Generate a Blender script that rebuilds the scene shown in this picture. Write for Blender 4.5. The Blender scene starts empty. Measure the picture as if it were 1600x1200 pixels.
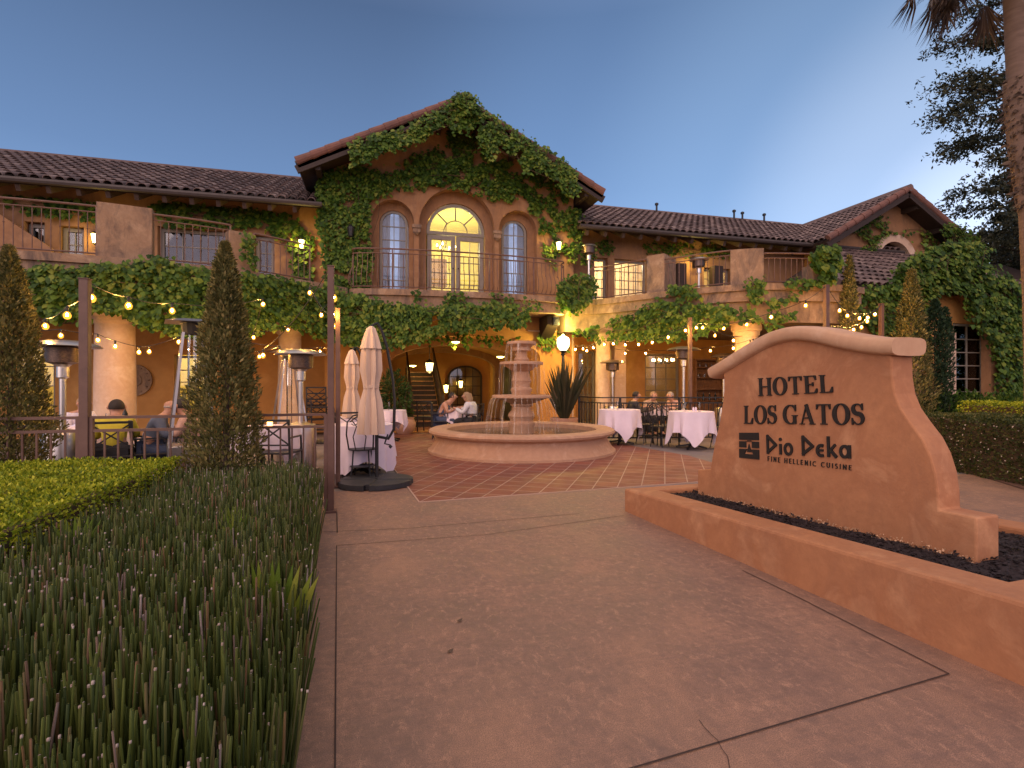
import bpy, bmesh, math, random
import numpy as np
from mathutils import Vector, Matrix, noise
from mathutils.geometry import tessellate_polygon
R = math.radians
rng = np.random.default_rng(7); random.seed(7)
SC = bpy.context.scene; COL = SC.collection
# ------------------------------------------------------------------ camera
F = 820.0; PSI = R(14.8); CH = 1.4
cam = bpy.data.cameras.new('camera'); camo = bpy.data.objects.new('camera', cam); COL.objects.link(camo)
camo.location = (0, 0, CH); camo.rotation_euler = (R(90), 0, -PSI)
cam.sensor_width = 36; cam.lens = F/1600*36; cam.clip_start = .05; cam.clip_end = 3000
SC.camera = camo
# ------------------------------------------------------------------ world, sun, exposure
SUN_EL = R(24); SUN_AZ = R(222)            # azimuth clockwise from +Y: behind the viewer, to the left
w = bpy.data.worlds.new('World'); SC.world = w; w.use_nodes = True
nt = w.node_tree; nt.nodes.clear()
def N(t, **k):
    n = nt.nodes.new(t)
    for a, b in k.items(): setattr(n, a, b)
    return n
def L(a, b): nt.links.new(a, b)
out = N('ShaderNodeOutputWorld'); bg = N('ShaderNodeBackground')
sky = N('ShaderNodeTexSky', sky_type='NISHITA', sun_disc=False, sun_elevation=R(7), sun_rotation=SUN_AZ)
sky.air_density = 1.0; sky.dust_density = .6; sky.ozone_density = 2.5; sky.altitude = 100
tc = N('ShaderNodeTexCoord'); sep = N('ShaderNodeSeparateXYZ'); L(tc.outputs['Generated'], sep.inputs[0])
def ramp(src, stops, interp='EASE'):
    r = N('ShaderNodeValToRGB'); r.color_ramp.interpolation = interp
    el = r.color_ramp.elements
    while len(el) < len(stops): el.new(.5)
    for e, (p, c) in zip(el, stops): e.position = p; e.color = (*c, 1)
    L(src, r.inputs[0]); return r.outputs[0]
def mixc(mode, fac, a, b):
    m = N('ShaderNodeMix', data_type='RGBA', blend_type=mode)
    for s, v in ((m.inputs[0], fac), (m.inputs[6], a), (m.inputs[7], b)):
        if hasattr(v, 'links'): L(v, s)
        elif isinstance(v, (tuple, list)): s.default_value = (*v, 1)
        else: s.default_value = v
    return m.outputs[2]
# dusk gradient by elevation, brighter afterglow low on the right, rosy opposite sky behind the viewer
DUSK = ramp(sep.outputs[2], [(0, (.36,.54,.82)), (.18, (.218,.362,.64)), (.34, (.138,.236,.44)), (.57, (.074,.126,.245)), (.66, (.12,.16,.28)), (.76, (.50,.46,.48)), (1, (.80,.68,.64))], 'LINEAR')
def dirdot(az, el):
    v = N('ShaderNodeVectorMath', operation='DOT_PRODUCT'); L(tc.outputs['Generated'], v.inputs[0])
    v.inputs[1].default_value = (math.sin(az)*math.cos(el), math.cos(az)*math.cos(el), math.sin(el)); return v.outputs['Value']
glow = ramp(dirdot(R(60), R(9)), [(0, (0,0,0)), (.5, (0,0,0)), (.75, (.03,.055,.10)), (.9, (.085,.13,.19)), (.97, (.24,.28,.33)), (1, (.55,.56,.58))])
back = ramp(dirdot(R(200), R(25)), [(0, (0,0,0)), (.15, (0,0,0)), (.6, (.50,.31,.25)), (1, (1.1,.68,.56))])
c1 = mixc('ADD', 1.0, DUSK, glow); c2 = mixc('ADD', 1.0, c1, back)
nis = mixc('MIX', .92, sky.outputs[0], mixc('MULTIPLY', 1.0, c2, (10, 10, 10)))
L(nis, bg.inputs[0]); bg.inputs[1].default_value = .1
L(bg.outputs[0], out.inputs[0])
sl = bpy.data.lights.new('sun', 'SUN'); so = bpy.data.objects.new('sun', sl); COL.objects.link(so)
sl.energy = .9; sl.angle = R(50); sl.color = (1, .72, .58)
so.rotation_euler = (R(90)-SUN_EL, 0, math.pi - SUN_AZ)
SC.view_settings.view_transform = 'Standard'; SC.view_settings.look = 'None'
SC.view_settings.exposure = .3; SC.view_settings.gamma = 1
SC.cycles.use_denoising = True
try: SC.cycles.denoiser = 'OPENIMAGEDENOISE'
except Exception: pass
SC.cycles.max_bounces = 6; SC.cycles.transparent_max_bounces = 12; SC.cycles.sample_clamp_indirect = 6
# ------------------------------------------------------------------ pixel of the photograph -> place in the world
FW = Vector((math.sin(PSI), math.cos(PSI), 0)); RT = Vector((math.cos(PSI), -math.sin(PSI), 0)); C0 = Vector((0, 0, CH))
def ray(x, y): return FW + RT*((x-800)/F) + Vector((0, 0, (600-y)/F))
def PD(x, y, d): return C0 + ray(x, y)*d
def PY(x, y, Y): r = ray(x, y); return C0 + r*(Y/r.y)
def PZ(x, y, z=0): r = ray(x, y); return C0 + r*((z-CH)/r.z)
def PC(x, y, curve, off=0):
    """where the pixel's ray meets a vertical sheet standing on a plan curve"""
    r = ray(x, y); best = None
    for (ax, ay), (bx, by) in zip(curve, curve[1:]):
        ex, ey = bx-ax, by-ay; den = r.x*ey - r.y*ex
        if abs(den) < 1e-9: continue
        t = (ax*ey - ay*ex)/den; s = (ax*r.y - ay*r.x)/den
        if -.0001 <= s <= 1.0001 and t > 0 and (best is None or t < best[0]):
            l = math.hypot(ex, ey); best = (t, Vector((ey/l, -ex/l, 0)))
    if best is None: return None, None
    n = best[1]
    if n.dot(r) > 0: n = -n
    return C0 + r*best[0] + n*off, n
# ------------------------------------------------------------------ objects
WL = {}
def tag(o, label=None, cat=None, group=None, kind=None):
    if label: o['label'] = label
    if cat: o['category'] = cat
    if group: o['group'] = group
    if kind: o['kind'] = kind
    return o
def thing(name, label, cat, loc=(0, 0, 0), rz=0, group=None):
    o = bpy.data.objects.new(name, None); COL.objects.link(o); o.empty_display_size = .1
    o.location = loc; o.rotation_euler = (0, 0, rz); WL[o] = Vector(loc)
    return tag(o, label, cat, group)
def link(name, me, mats, parent=None, world=False, smooth=False):
    o = bpy.data.objects.new(name, me)
    for m in (mats if isinstance(mats, (list, tuple)) else [mats]): me.materials.append(m)
    COL.objects.link(o)
    n = len(me.vertices); co = np.empty(n*3, np.float32); me.vertices.foreach_get('co', co); co = co.reshape(-1, 3)
    if parent is not None:
        o.parent = parent; WL[o] = WL[parent].copy()
        off = np.array(WL[parent]) if world else None
    else:
        off = np.array([co[:, 0].mean(), co[:, 1].mean(), co[:, 2].min()]); o.location = off; WL[o] = Vector(off)
    if off is not None: me.vertices.foreach_set('co', (co-off).astype(np.float32).ravel())
    if smooth: me.polygons.foreach_set('use_smooth', [True]*len(me.polygons))
    me.update(); return o
def dup(root, loc, rz=None, label=None, scale=None, parent=None):
    r = root.copy(); COL.objects.link(r)
    if parent is not None: r.parent = parent
    else:
        r.location = loc; WL[r] = Vector(loc)
        if rz is not None: r.rotation_euler = (0, 0, rz)
        if scale: r.scale = (scale,)*3 if not isinstance(scale, tuple) else scale
        if label: r['label'] = label
    for ch in list(root.children): dup(ch, None, parent=r)
    return r
class MB:
    def __init__(s): s.v = []; s.f = []; s.m = []; s.cur = 0
    def add(s, vs, fs):
        b = len(s.v); s.v += [tuple(p) for p in vs]
        s.f += [tuple(b+i for i in f) for f in fs]; s.m += [s.cur]*len(fs); return s
    def box(s, a, b, rz=0, ctr=None):
        (x0, y0, z0), (x1, y1, z1) = a, b
        vs = [Vector(p) for p in ((x0,y0,z0),(x1,y0,z0),(x1,y1,z0),(x0,y1,z0),(x0,y0,z1),(x1,y0,z1),(x1,y1,z1),(x0,y1,z1))]
        if rz:
            c = Vector(ctr) if ctr else Vector(((x0+x1)/2, (y0+y1)/2, 0)); m = Matrix.Rotation(rz, 3, 'Z'); vs = [m@(p-c)+c for p in vs]
        return s.add(vs, [(0,3,2,1),(4,5,6,7),(0,1,5,4),(1,2,6,5),(2,3,7,6),(3,0,4,7)])
    def bar(s, p, q, wd, ht=None, up=(0, 0, 1)):
        """square bar from p to q"""
        p, q = Vector(p), Vector(q); ht = ht or wd; d = (q-p).normalized(); u = Vector(up)
        if abs(d.dot(u)) > .98: u = Vector((0, 1, 0))
        a = d.cross(u).normalized(); b = a.cross(d).normalized(); a *= wd/2; b *= ht/2
        vs = [p-a-b, p+a-b, p+a+b, p-a+b, q-a-b, q+a-b, q+a+b, q-a+b]
        return s.add(vs, [(0,3,2,1),(4,5,6,7),(0,1,5,4),(1,2,6,5),(2,3,7,6),(3,0,4,7)])
    def tube(s, pts, r, n=8, cap=True):
        pts = [Vector(p) for p in pts]; rs = r if isinstance(r, (list, tuple)) else [r]*len(pts)
        vs = []; fs = []; prev = None
        for i, p in enumerate(pts):
            d = (pts[min(i+1, len(pts)-1)]-pts[max(i-1, 0)])
            d = d.normalized() if d.length > 1e-9 else Vector((0, 0, 1))
            if prev is None:
                a = d.cross(Vector((0, 0, 1)))
                if a.length < .05: a = d.cross(Vector((0, 1, 0)))
            else: a = prev - d*prev.dot(d)
            a.normalize(); prev = a; b = d.cross(a)
            for k in range(n):
                t = 2*math.pi*k/n; vs.append(p + (a*math.cos(t)+b*math.sin(t))*rs[i])
        for i in range(len(pts)-1):
            for k in range(n): fs.append((i*n+k, i*n+(k+1) % n, (i+1)*n+(k+1) % n, (i+1)*n+k))
        if cap: fs += [tuple(range(n-1, -1, -1)), tuple((len(pts)-1)*n+k for k in range(n))]
        return s.add(vs, fs)
    def lathe(s, prof, c=(0, 0, 0), n=24, sq=None):
        vs = []; fs = []
        for r, z in prof:
            for k in range(n):
                t = 2*math.pi*k/n; vs.append((c[0]+r*math.cos(t), c[1]+r*math.sin(t), c[2]+z))
        for i in range(len(prof)-1):
            for k in range(n): fs.append((i*n+k, i*n+(k+1) % n, (i+1)*n+(k+1) % n, (i+1)*n+k))
        if prof[0][0] > 1e-4: fs.append(tuple(range(n-1, -1, -1)))
        if prof[-1][0] > 1e-4: fs.append(tuple((len(prof)-1)*n+k for k in range(n)))
        return s.add(vs, fs)
    def prism(s, poly, z0, z1):
        """plan polygon raised from z0 to z1 (numbers or one per corner)"""
        n = len(poly); a = [z0]*n if not hasattr(z0, '__len__') else z0; b = [z1]*n if not hasattr(z1, '__len__') else z1
        vs = [(p[0], p[1], a[i]) for i, p in enumerate(poly)] + [(p[0], p[1], b[i]) for i, p in enumerate(poly)]
        s.add(vs, [(i, (i+1) % n, n+(i+1) % n, n+i) for i in range(n)])
        tri = tessellate_polygon([[Vector((p[0], p[1], 0)) for p in poly]])
        s.add(vs, [tuple(t) for t in tri] + [tuple(n+i for i in reversed(t)) for t in tri]); return s
    def plate(s, loops, fr, th):
        """a flat plate with holes: loops[0] the outline, the rest holes, in (u, v); fr(u, v, w) gives the place, w the depth behind the face"""
        flat = [p for l in loops for p in l]; n = len(flat)
        tri = tessellate_polygon([[Vector((p[0], p[1], 0)) for p in l] for l in loops])
        vs = [fr(p[0], p[1], 0) for p in flat] + [fr(p[0], p[1], th) for p in flat]
        fs = [tuple(t) for t in tri] + [tuple(n+i for i in reversed(t)) for t in tri]; b = 0
        for l in loops:
            m = len(l); fs += [(b+i, b+(i+1) % m, n+b+(i+1) % m, n+b+i) for i in range(m)]; b += m
        return s.add(vs, fs)
    def build(s, name, mats, parent=None, world=False, smooth=False, bevel=0, weld=False):
        me = bpy.data.meshes.new(name); me.from_pydata(s.v, [], s.f)
        if any(s.m): me.polygons.foreach_set('material_index', s.m)
        bm = bmesh.new(); bm.from_mesh(me)
        if weld: bmesh.ops.remove_doubles(bm, verts=bm.verts, dist=1e-5)
        bmesh.ops.recalc_face_normals(bm, faces=bm.faces)
        if bevel:
            bmesh.ops.bevel(bm, geom=[e for e in bm.edges if len(e.link_faces) == 2 and e.calc_face_angle() > .6], offset=bevel, segments=2, affect='EDGES', profile=.5)
        bm.to_mesh(me); bm.free()
        o = link(name, me, mats, parent, world, smooth)
        if smooth:
            try: me.set_sharp_from_angle(angle=R(42))
            except Exception: pass
        return o
def struct(o): o['kind'] = 'structure'; return o
def arc(cx, cz, rx, rz, a0, a1, n):
    return [(cx+rx*math.cos(R(a0+(a1-a0)*i/n)), cz+rz*math.sin(R(a0+(a1-a0)*i/n))) for i in range(n+1)]
def arched(x0, x1, z0, zs, rise=None, n=14):
    """outline of an opening with a round (or elliptical) head"""
    r = (x1-x0)/2; return [(x0, z0), (x1, z0)] + arc((x0+x1)/2, zs, r, rise if rise is not None else r, 0, 180, n)
def rect(x0, x1, z0, z1): return [(x0, z0), (x1, z0), (x1, z1), (x0, z1)]
def fr_y(Y): return lambda u, v, w: (u, Y+w, v)
def leaf_obj(name, P, T, Nn, size, wid, mat, parent=None, world=False, lobed=True, label=None):
    """many leaves in one mesh: P bases, T tip directions, Nn face normals, each leaf folded along its midrib"""
    P = np.asarray(P, float); n = len(P); T = T/np.linalg.norm(T, axis=1, keepdims=True)
    B = np.cross(T, Nn); B /= np.linalg.norm(B, axis=1, keepdims=True)+1e-9; M = np.cross(B, T)
    s = np.asarray(size).reshape(-1, 1); wd = s*wid
    if lobed:
        f = np.array([0, .18, .55, 1, .55, .18]); g = np.array([0, -1, -.72, 0, .72, 1])*.5; h = np.array([0, -.18, -.12, -.12, -.12, -.18])
        V = np.stack([P + T*s*f[i] + B*wd*g[i] + M*s*h[i] for i in range(6)], 1).reshape(-1, 3)
        idx = np.array([[0, 1, 2, 3], [0, 3, 4, 5]]); k = 6
    else:
        f = np.array([0, .5, 1, .5]); g = np.array([0, -1, 0, 1])*.5; h = np.array([0, -.12, 0, -.12])
        V = np.stack([P + T*s*f[i] + B*wd*g[i] + M*s*h[i] for i in range(4)], 1).reshape(-1, 3)
        idx = np.array([[0, 1, 2, 3]]); k = 4
    Fc = (np.arange(n)[:, None, None]*k + idx[None]).reshape(-1, idx.shape[1])
    me = bpy.data.meshes.new(name); nf = len(Fc)
    me.vertices.add(len(V)); me.vertices.foreach_set('co', V.astype(np.float32).ravel())
    me.loops.add(nf*4); me.loops.foreach_set('vertex_index', Fc.astype(np.int32).ravel())
    me.polygons.add(nf); me.polygons.foreach_set('loop_start', np.arange(nf, dtype=np.int32)*4)
    me.update(calc_edges=True); me.validate()
    return link(name, me, mat, parent, world)
def rdir(n): v = rng.normal(size=(n, 3)); return v/np.linalg.norm(v, axis=1, keepdims=True)
def nz(p, s=1.0, o=0.0): return noise.noise(Vector((p[0]*s+o, p[1]*s-o, (p[2] if len(p) > 2 else 0)*s)))
# ------------------------------------------------------------------ materials
class NT:
    def __init__(s, name):
        s.m = bpy.data.materials.new(name); s.m.use_nodes = True; s.t = s.m.node_tree; s.t.nodes.clear()
        s.out = s.n('ShaderNodeOutputMaterial'); s.p = s.n('ShaderNodeBsdfPrincipled'); s.l(s.p.outputs[0], s.out.inputs[0])
        s.tc = s.n('ShaderNodeTexCoord')
    def n(s, t, **k):
        x = s.t.nodes.new(t)
        for a, b in k.items(): setattr(x, a, b)
        return x
    def l(s, a, b): s.t.links.new(a, b)
    def noise(s, scale, detail=5, rough=.55, vec=None, sc=None, dist=0):
        x = s.n('ShaderNodeTexNoise'); x.inputs['Scale'].default_value = scale; x.inputs['Detail'].default_value = detail
        x.inputs['Roughness'].default_value = rough; x.inputs['Distortion'].default_value = dist
        v = vec or s.tc.outputs['Object']
        if sc:
            mp = s.n('ShaderNodeMapping'); mp.inputs['Scale'].default_value = sc; s.l(v, mp.inputs[0]); v = mp.outputs[0]
        s.l(v, x.inputs['Vector']); return x.outputs['Fac']
    def ramp(s, src, stops, interp='LINEAR'):
        r = s.n('ShaderNodeValToRGB'); r.color_ramp.interpolation = interp; el = r.color_ramp.elements
        while len(el) < len(stops): el.new(.5)
        for e, (p, c) in zip(el, stops):
            e.position = p; e.color = (c, c, c, 1) if isinstance(c, (int, float)) else (*c, 1)
        s.l(src, r.inputs[0]); return r.outputs[0]
    def mix(s, fac, a, b, mode='MIX'):
        m = s.n('ShaderNodeMix', data_type='RGBA', blend_type=mode)
        for k, v in ((0, fac), (6, a), (7, b)):
            if hasattr(v, 'links'): s.l(v, m.inputs[k])
            else: m.inputs[k].default_value = (*v, 1) if isinstance(v, (tuple, list)) else v
        return m.outputs[2]
    def bump(s, h, st=.3, dist=.01):
        b = s.n('ShaderNodeBump'); b.inputs['Strength'].default_value = st; b.inputs['Distance'].default_value = dist
        s.l(h, b.inputs['Height']); s.l(b.outputs[0], s.p.inputs['Normal']); return b
    def set(s, col=None, rough=None, metal=0, **k):
        if col is not None:
            if hasattr(col, 'links'): s.l(col, s.p.inputs['Base Color'])
            else: s.p.inputs['Base Color'].default_value = (*col, 1)
        if rough is not None:
            if hasattr(rough, 'links'): s.l(rough, s.p.inputs['Roughness'])
            else: s.p.inputs['Roughness'].default_value = rough
        s.p.inputs['Metallic'].default_value = metal
        for a, b in k.items(): s.p.inputs[a.replace('_', ' ')].default_value = b
        return s.m
def stucco(name, a, b, c=None, scale=1.2, bump=.25, stain=0, dirt=(.075,.055,.05)):
    m = NT(name); n1 = m.noise(scale, 8, .62, dist=.6); n2 = m.noise(scale*6, 6, .6)
    col = m.ramp(n1, [(.3, a), (.52, b), (.72, c or a)])
    col = m.mix(m.ramp(n2, [(.35, 0.0), (.7, .45)]), col, tuple(x*.8 for x in b))
    if stain:
        n3 = m.noise(2.6, 9, .75, sc=(1, 1, .4), dist=.6)
        col = m.mix(m.ramp(n3, [(.47, 0.0), (.66, stain)]), col, dirt)
    m.bump(m.noise(38, 6, .65), bump, .006); return m.set(col, .88)
def plain(name, a, b=None, rough=.6, metal=0, scale=8, bump=0, bs=60, sc=None, **k):
    m = NT(name)
    col = m.ramp(m.noise(scale, 5, .6, sc=sc), [(.35, a), (.68, b)]) if b else a
    if bump: m.bump(m.noise(bs, 4), bump, .004)
    return m.set(col, rough, metal, **k)
def leafmat(name, stops, rough=.55, trans=.25, clump=1.2, amp=.9):
    m = NT(name); g = m.n('ShaderNodeNewGeometry')
    cl = m.noise(clump, 3)
    ad = m.n('ShaderNodeMath', operation='MULTIPLY_ADD'); m.l(cl, ad.inputs[0]); ad.inputs[1].default_value = amp; ad.inputs[2].default_value = -amp/2
    a2 = m.n('ShaderNodeMath', operation='ADD', use_clamp=True); m.l(ad.outputs[0], a2.inputs[0]); m.l(g.outputs['Random Per Island'], a2.inputs[1])
    col = m.ramp(a2.outputs[0], stops)
    m.set(col, rough); m.p.inputs['Specular IOR Level'].default_value = .25
    if trans:
        t = m.n('ShaderNodeBsdfTranslucent'); m.l(col, t.inputs[0]); mx = m.n('ShaderNodeMixShader'); mx.inputs[0].default_value = trans
        m.l(m.p.outputs[0], mx.inputs[1]); m.l(t.outputs[0], mx.inputs[2]); m.l(mx.outputs[0], m.out.inputs[0])
    return m.m
def glow_mat(name, col, st):
    m = NT(name); m.set((.8, .8, .8), .4); m.p.inputs['Emission Color'].default_value = (*col, 1); m.p.inputs['Emission Strength'].default_value = st; return m.m
def glass_mat(name, tint=(.9, .95, 1), gloss=.25, rough=.02):
    m = NT(name); m.t.nodes.remove(m.p)
    tr = m.n('ShaderNodeBsdfTransparent'); tr.inputs[0].default_value = (*tint, 1)
    gl = m.n('ShaderNodeBsdfGlossy'); gl.inputs['Roughness'].default_value = rough
    fz = m.n('ShaderNodeFresnel'); fz.inputs[0].default_value = 1.45
    ad = m.n('ShaderNodeMath', operation='ADD', use_clamp=True); m.l(fz.outputs[0], ad.inputs[0]); ad.inputs[1].default_value = gloss
    mx = m.n('ShaderNodeMixShader'); m.l(ad.outputs[0], mx.inputs[0]); m.l(tr.outputs[0], mx.inputs[1]); m.l(gl.outputs[0], mx.inputs[2]); m.l(mx.outputs[0], m.out.inputs[0]); return m.m
M = {}
M['stucco'] = stucco('stucco', (.37,.20,.095), (.29,.148,.068), (.43,.25,.13), 1.0, stain=.4)
M['ochre'] = stucco('ochre_stucco', (.54,.28,.085), (.45,.215,.06), (.60,.33,.11), .8)
M['sign'] = stucco('sign_stucco', (.50,.235,.108), (.40,.175,.080), (.58,.305,.155), 2.6, .55, .3, (.27,.13,.075))
M['cap'] = stucco('cap_stucco', (.60,.385,.235), (.54,.32,.19), (.67,.46,.31), 2, .3)
M['terrace'] = stucco('terrace_stucco', (.36,.245,.155), (.27,.17,.105), (.44,.315,.21), 2.2, .35, stain=.9)
M['column'] = stucco('column_plaster', (.60,.46,.35), (.54,.38,.27), (.66,.54,.44), 2.2, .3)
M['stone'] = stucco('fountain_stone', (.50,.31,.20), (.43,.25,.155), (.56,.38,.27), 2.5, .35)
M['black'] = plain('black_iron', (.012,.012,.014), rough=.45)
M['brown'] = plain('brown_iron', (.15,.078,.055), (.11,.055,.04), rough=.55)
M['steel'] = plain('brushed_steel', (.62,.58,.55), (.5,.47,.45), rough=.32, metal=1, scale=6, sc=(1, 1, .05))
M['wood'] = plain('dark_wood', (.035,.02,.014), (.022,.012,.009), rough=.7, sc=(1, 1, .2), scale=14)
M['midwood'] = plain('warm_wood', (.30,.145,.065), (.17,.075,.033), rough=.55, sc=(6, 1, 1), scale=5)
M['frame'] = plain('window_paint', (.23,.20,.16), (.19,.165,.13), rough=.5)
M['cloth'] = plain('white_linen', (.76,.66,.74), (.68,.58,.66), rough=.9, scale=3)
M['canvas'] = plain('tan_canvas', (.64,.48,.37), (.54,.40,.30), rough=.9, scale=4, sc=(6, 6, .6))
M['glass'] = glass_mat('window_glass', gloss=.03)
M['clear'] = glass_mat('clear_glass', (.95,.97,.97), .05)
M['mulch'] = plain('dark_mulch', (.03,.02,.022), (.014,.01,.011), rough=.95, scale=30, bump=1, bs=60)
M['soil'] = plain('bed_soil', (.05,.032,.022), (.028,.018,.012), rough=.95, scale=12, bump=.8)
M['bark'] = plain('brown_bark', (.10,.065,.05), (.05,.032,.026), rough=.9, scale=6, bump=.8, bs=18, sc=(3, 3, .6))
M['ivy'] = leafmat('ivy_leaf', [(0, (.022,.056,.009)), (.4, (.052,.114,.014)), (.75, (.108,.182,.021)), (1, (.20,.24,.035))])
M['vine'] = plain('vine_stem', (.10,.065,.035), (.07,.04,.02), rough=.9)
M['box'] = leafmat('boxwood_leaf', [(0, (.08,.13,.008)), (.4, (.22,.29,.014)), (.8, (.42,.45,.024)), (1, (.55,.55,.05))], clump=3)
M['boxdark'] = leafmat('dark_hedge_leaf', [(0, (.025,.04,.010)), (.5, (.06,.075,.018)), (.85, (.11,.115,.03)), (1, (.20,.16,.06))], clump=2)
M['cyp'] = leafmat('arborvitae_leaf', [(0, (.065,.072,.022)), (.4, (.14,.135,.042)), (.75, (.22,.19,.062)), (1, (.33,.25,.09))], clump=3, trans=.15)
M['dcyp'] = leafmat('cypress_leaf', [(0, (.010,.028,.014)), (.5, (.022,.05,.022)), (1, (.05,.08,.03))], clump=4, trans=.1)
M['conif'] = leafmat('conifer_leaf', [(0, (.018,.022,.012)), (.6, (.04,.045,.022)), (1, (.08,.08,.04))], clump=1, trans=.1)
M['palm'] = leafmat('palm_leaf', [(0, (.03,.04,.012)), (.5, (.07,.08,.02)), (1, (.15,.12,.05))], clump=1)
M['drypalm'] = leafmat('dry_palm_leaf', [(0, (.06,.04,.03)), (.6, (.12,.08,.055)), (1, (.2,.14,.09))], clump=2, trans=.1)
M['frond'] = leafmat('green_frond', [(0, (.07,.13,.014)), (.6, (.13,.20,.02)), (1, (.24,.27,.04))], clump=3)
M['flax'] = leafmat('flax_leaf', [(0, (.035,.045,.025)), (.6, (.075,.07,.04)), (1, (.15,.11,.07))], clump=2, trans=.1)
M['plantgreen'] = leafmat('house_plant_leaf', [(0, (.02,.05,.015)), (.6, (.05,.10,.025)), (1, (.10,.15,.04))])
m = NT('bulb_glass'); m.t.nodes.remove(m.p); e_ = m.n('ShaderNodeEmission'); e_.inputs[0].default_value = (1, .40, .045, 1); e_.inputs[1].default_value = 2.4; tr = m.n('ShaderNodeBsdfTransparent'); mx = m.n('ShaderNodeMixShader'); mx.inputs[0].default_value = .5
m.l(tr.outputs[0], mx.inputs[1]); m.l(e_.outputs[0], mx.inputs[2]); m.l(mx.outputs[0], m.out.inputs[0]); M['bulb'] = m.m
M['filament'] = glow_mat('filament_glow', (1, .50, .10), 2600)
M['lampwarm'] = glow_mat('lamp_glow', (1, .70, .16), 9)
M['lampwhite'] = glow_mat('globe_glow', (1, .80, .5), 2.6); M['lampcap'] = glow_mat('globe_cap_glow', (.8, .88, 1), 1.0)
# ------------------------------------------------------------------ ground, paths, paving
m = NT('concrete_walk'); n1 = m.noise(1.5, 10, .72, dist=.25); n2 = m.noise(6, 8, .75, sc=(.7, 9.0, 1), dist=.1); n3 = m.noise(90, 4)
col = m.ramp(n1, [(.36, (.235,.140,.104)), (.46, (.295,.172,.120)), (.55, (.345,.196,.131)), (.64, (.42,.235,.152))])
col = m.mix(m.ramp(n2, [(.46, 0.0), (.62, .42)]), col, (.19,.125,.102))
n5 = m.noise(15, 9, .8, dist=.2); col = m.mix(m.ramp(n5, [(.44, 0.0), (.58, .5)]), col, (.165,.105,.08)); n6 = m.noise(11, 9, .82, sc=(1.6, 1, 1), dist=.4); col = m.mix(m.ramp(n6, [(.52, 0.0), (.63, .65)]), col, (.54,.31,.20))
n4 = m.noise(1.1, 9, .75, sc=(1, .7, 1), dist=.3)
col = m.mix(m.ramp(n4, [(.50, 0.0), (.62, .5)]), col, (.42,.235,.145))
col = m.mix(m.ramp(m.noise(26, 5, .7), [(.60, 0.0), (.76, .4)]), col, (.11,.075,.065))
vo = m.n('ShaderNodeTexNoise'); vo.inputs['Scale'].default_value = 240; vo.inputs['Detail'].default_value = 2; m.l(m.tc.outputs['Object'], vo.inputs['Vector']); col = m.mix(m.ramp(vo.outputs['Fac'], [(.35, .75), (.6, 0.0)]), col, (.12,.075,.06))
m.bump(m.noise(70, 5, .8), .16, .003); M['walk'] = m.set(col, m.ramp(n1, [(.3, .55), (.7, .8)]))
m = NT('grey_concrete'); n1 = m.noise(1.3, 8, .65); col = m.ramp(n1, [(.3, (.15,.125,.12)), (.7, (.24,.20,.185))]); m.bump(m.noise(60, 4), .2, .003); M['grey'] = m.set(col, .8)
m = NT('terracotta_paving'); mp = m.n('ShaderNodeMapping'); mp.inputs['Rotation'].default_value = (0, 0, R(31)); m.l(m.tc.outputs['Object'], mp.inputs[0])
bk = m.n('ShaderNodeTexBrick'); bk.offset = 0; bk.squash = 1; m.l(mp.outputs[0], bk.inputs[0])
for k, v in (('Scale', 1), ('Brick Width', .31), ('Row Height', .31), ('Mortar Size', .0085), ('Mortar Smooth', .2), ('Bias', 0)): bk.inputs[k].default_value = v
bk.inputs['Color1'].default_value = (.25,.072,.042,1); bk.inputs['Color2'].default_value = (.18,.052,.034,1); bk.inputs['Mortar'].default_value = (.42,.29,.23,1)
col = m.mix(m.ramp(m.noise(2.2, 8, .65), [(.35, 0.0), (.75, .55)]), bk.outputs['Color'], (.15,.07,.05))
b = m.bump(bk.outputs['Fac'], .3, .004); b.invert = True; M['tile'] = m.set(col, m.ramp(m.noise(3, 6), [(.3, .5), (.7, .8)]))
def sheet(name, poly, z, mat):
    tri = tessellate_polygon([[Vector((p[0], p[1], 0)) for p in poly]])
    mb = MB(); mb.add([(p[0], p[1], z) for p in poly], [tuple(t) for t in tri])
    o = struct(mb.build(name, mat)); return o
def xy(p): return (p.x, p.y)
M['earth'] = plain('distant_ground', (.10,.075,.055), (.07,.06,.04), rough=.95, scale=.3)
sheet('ground', [(-400, -400), (400, -400), (400, 400), (-400, 400)], -.02, M['earth'])
def walk_edge(Y): return -.13 - .070*Y
sheet('walkway', [(walk_edge(-3), -3), (14, -3), (14, 6.1), (3.4, 6.1), (3.4, 7.2), (walk_edge(7.2), 7.2)], 0, M['walk'])
sheet('patio', [(-16, 5.95), (walk_edge(7.2)-.02, 5.95), (walk_edge(7.2), 7.2), (-.15, 9.3), (.4, 15.4), (-16, 15.9)], -.004, M['grey'])
sheet('courtyard', [(-1, 6.5), (14, 5.2), (14, 15.5), (-1, 15.5)], -.008, M['grey'])
pa, pb = PZ(655, 785), PZ(1108, 752)
tp = [xy(pa), xy(pb), xy(PZ(1130, 728)), xy(PZ(1075, 712)), xy(PZ(960, 692))] + [(6.0, 14.9), (-.2, 14.9)] + [xy(PZ(604, 706)), xy(PZ(612, 728))]
sheet('tile_paving', tp, .004, M['tile'])
sheet('passage_floor', [(.1, 15.1), (5.0, 15.1), (5.0, 23), (.1, 23)], .002, M['tile'])
M['joint'] = plain('dark_joint_gap', (.05,.03,.025), rough=.95)  # dark strip colour for the slab joints and the crack
M['paleedge'] = plain('pale_edge_mortar', (.42,.29,.23), rough=.9)
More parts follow.
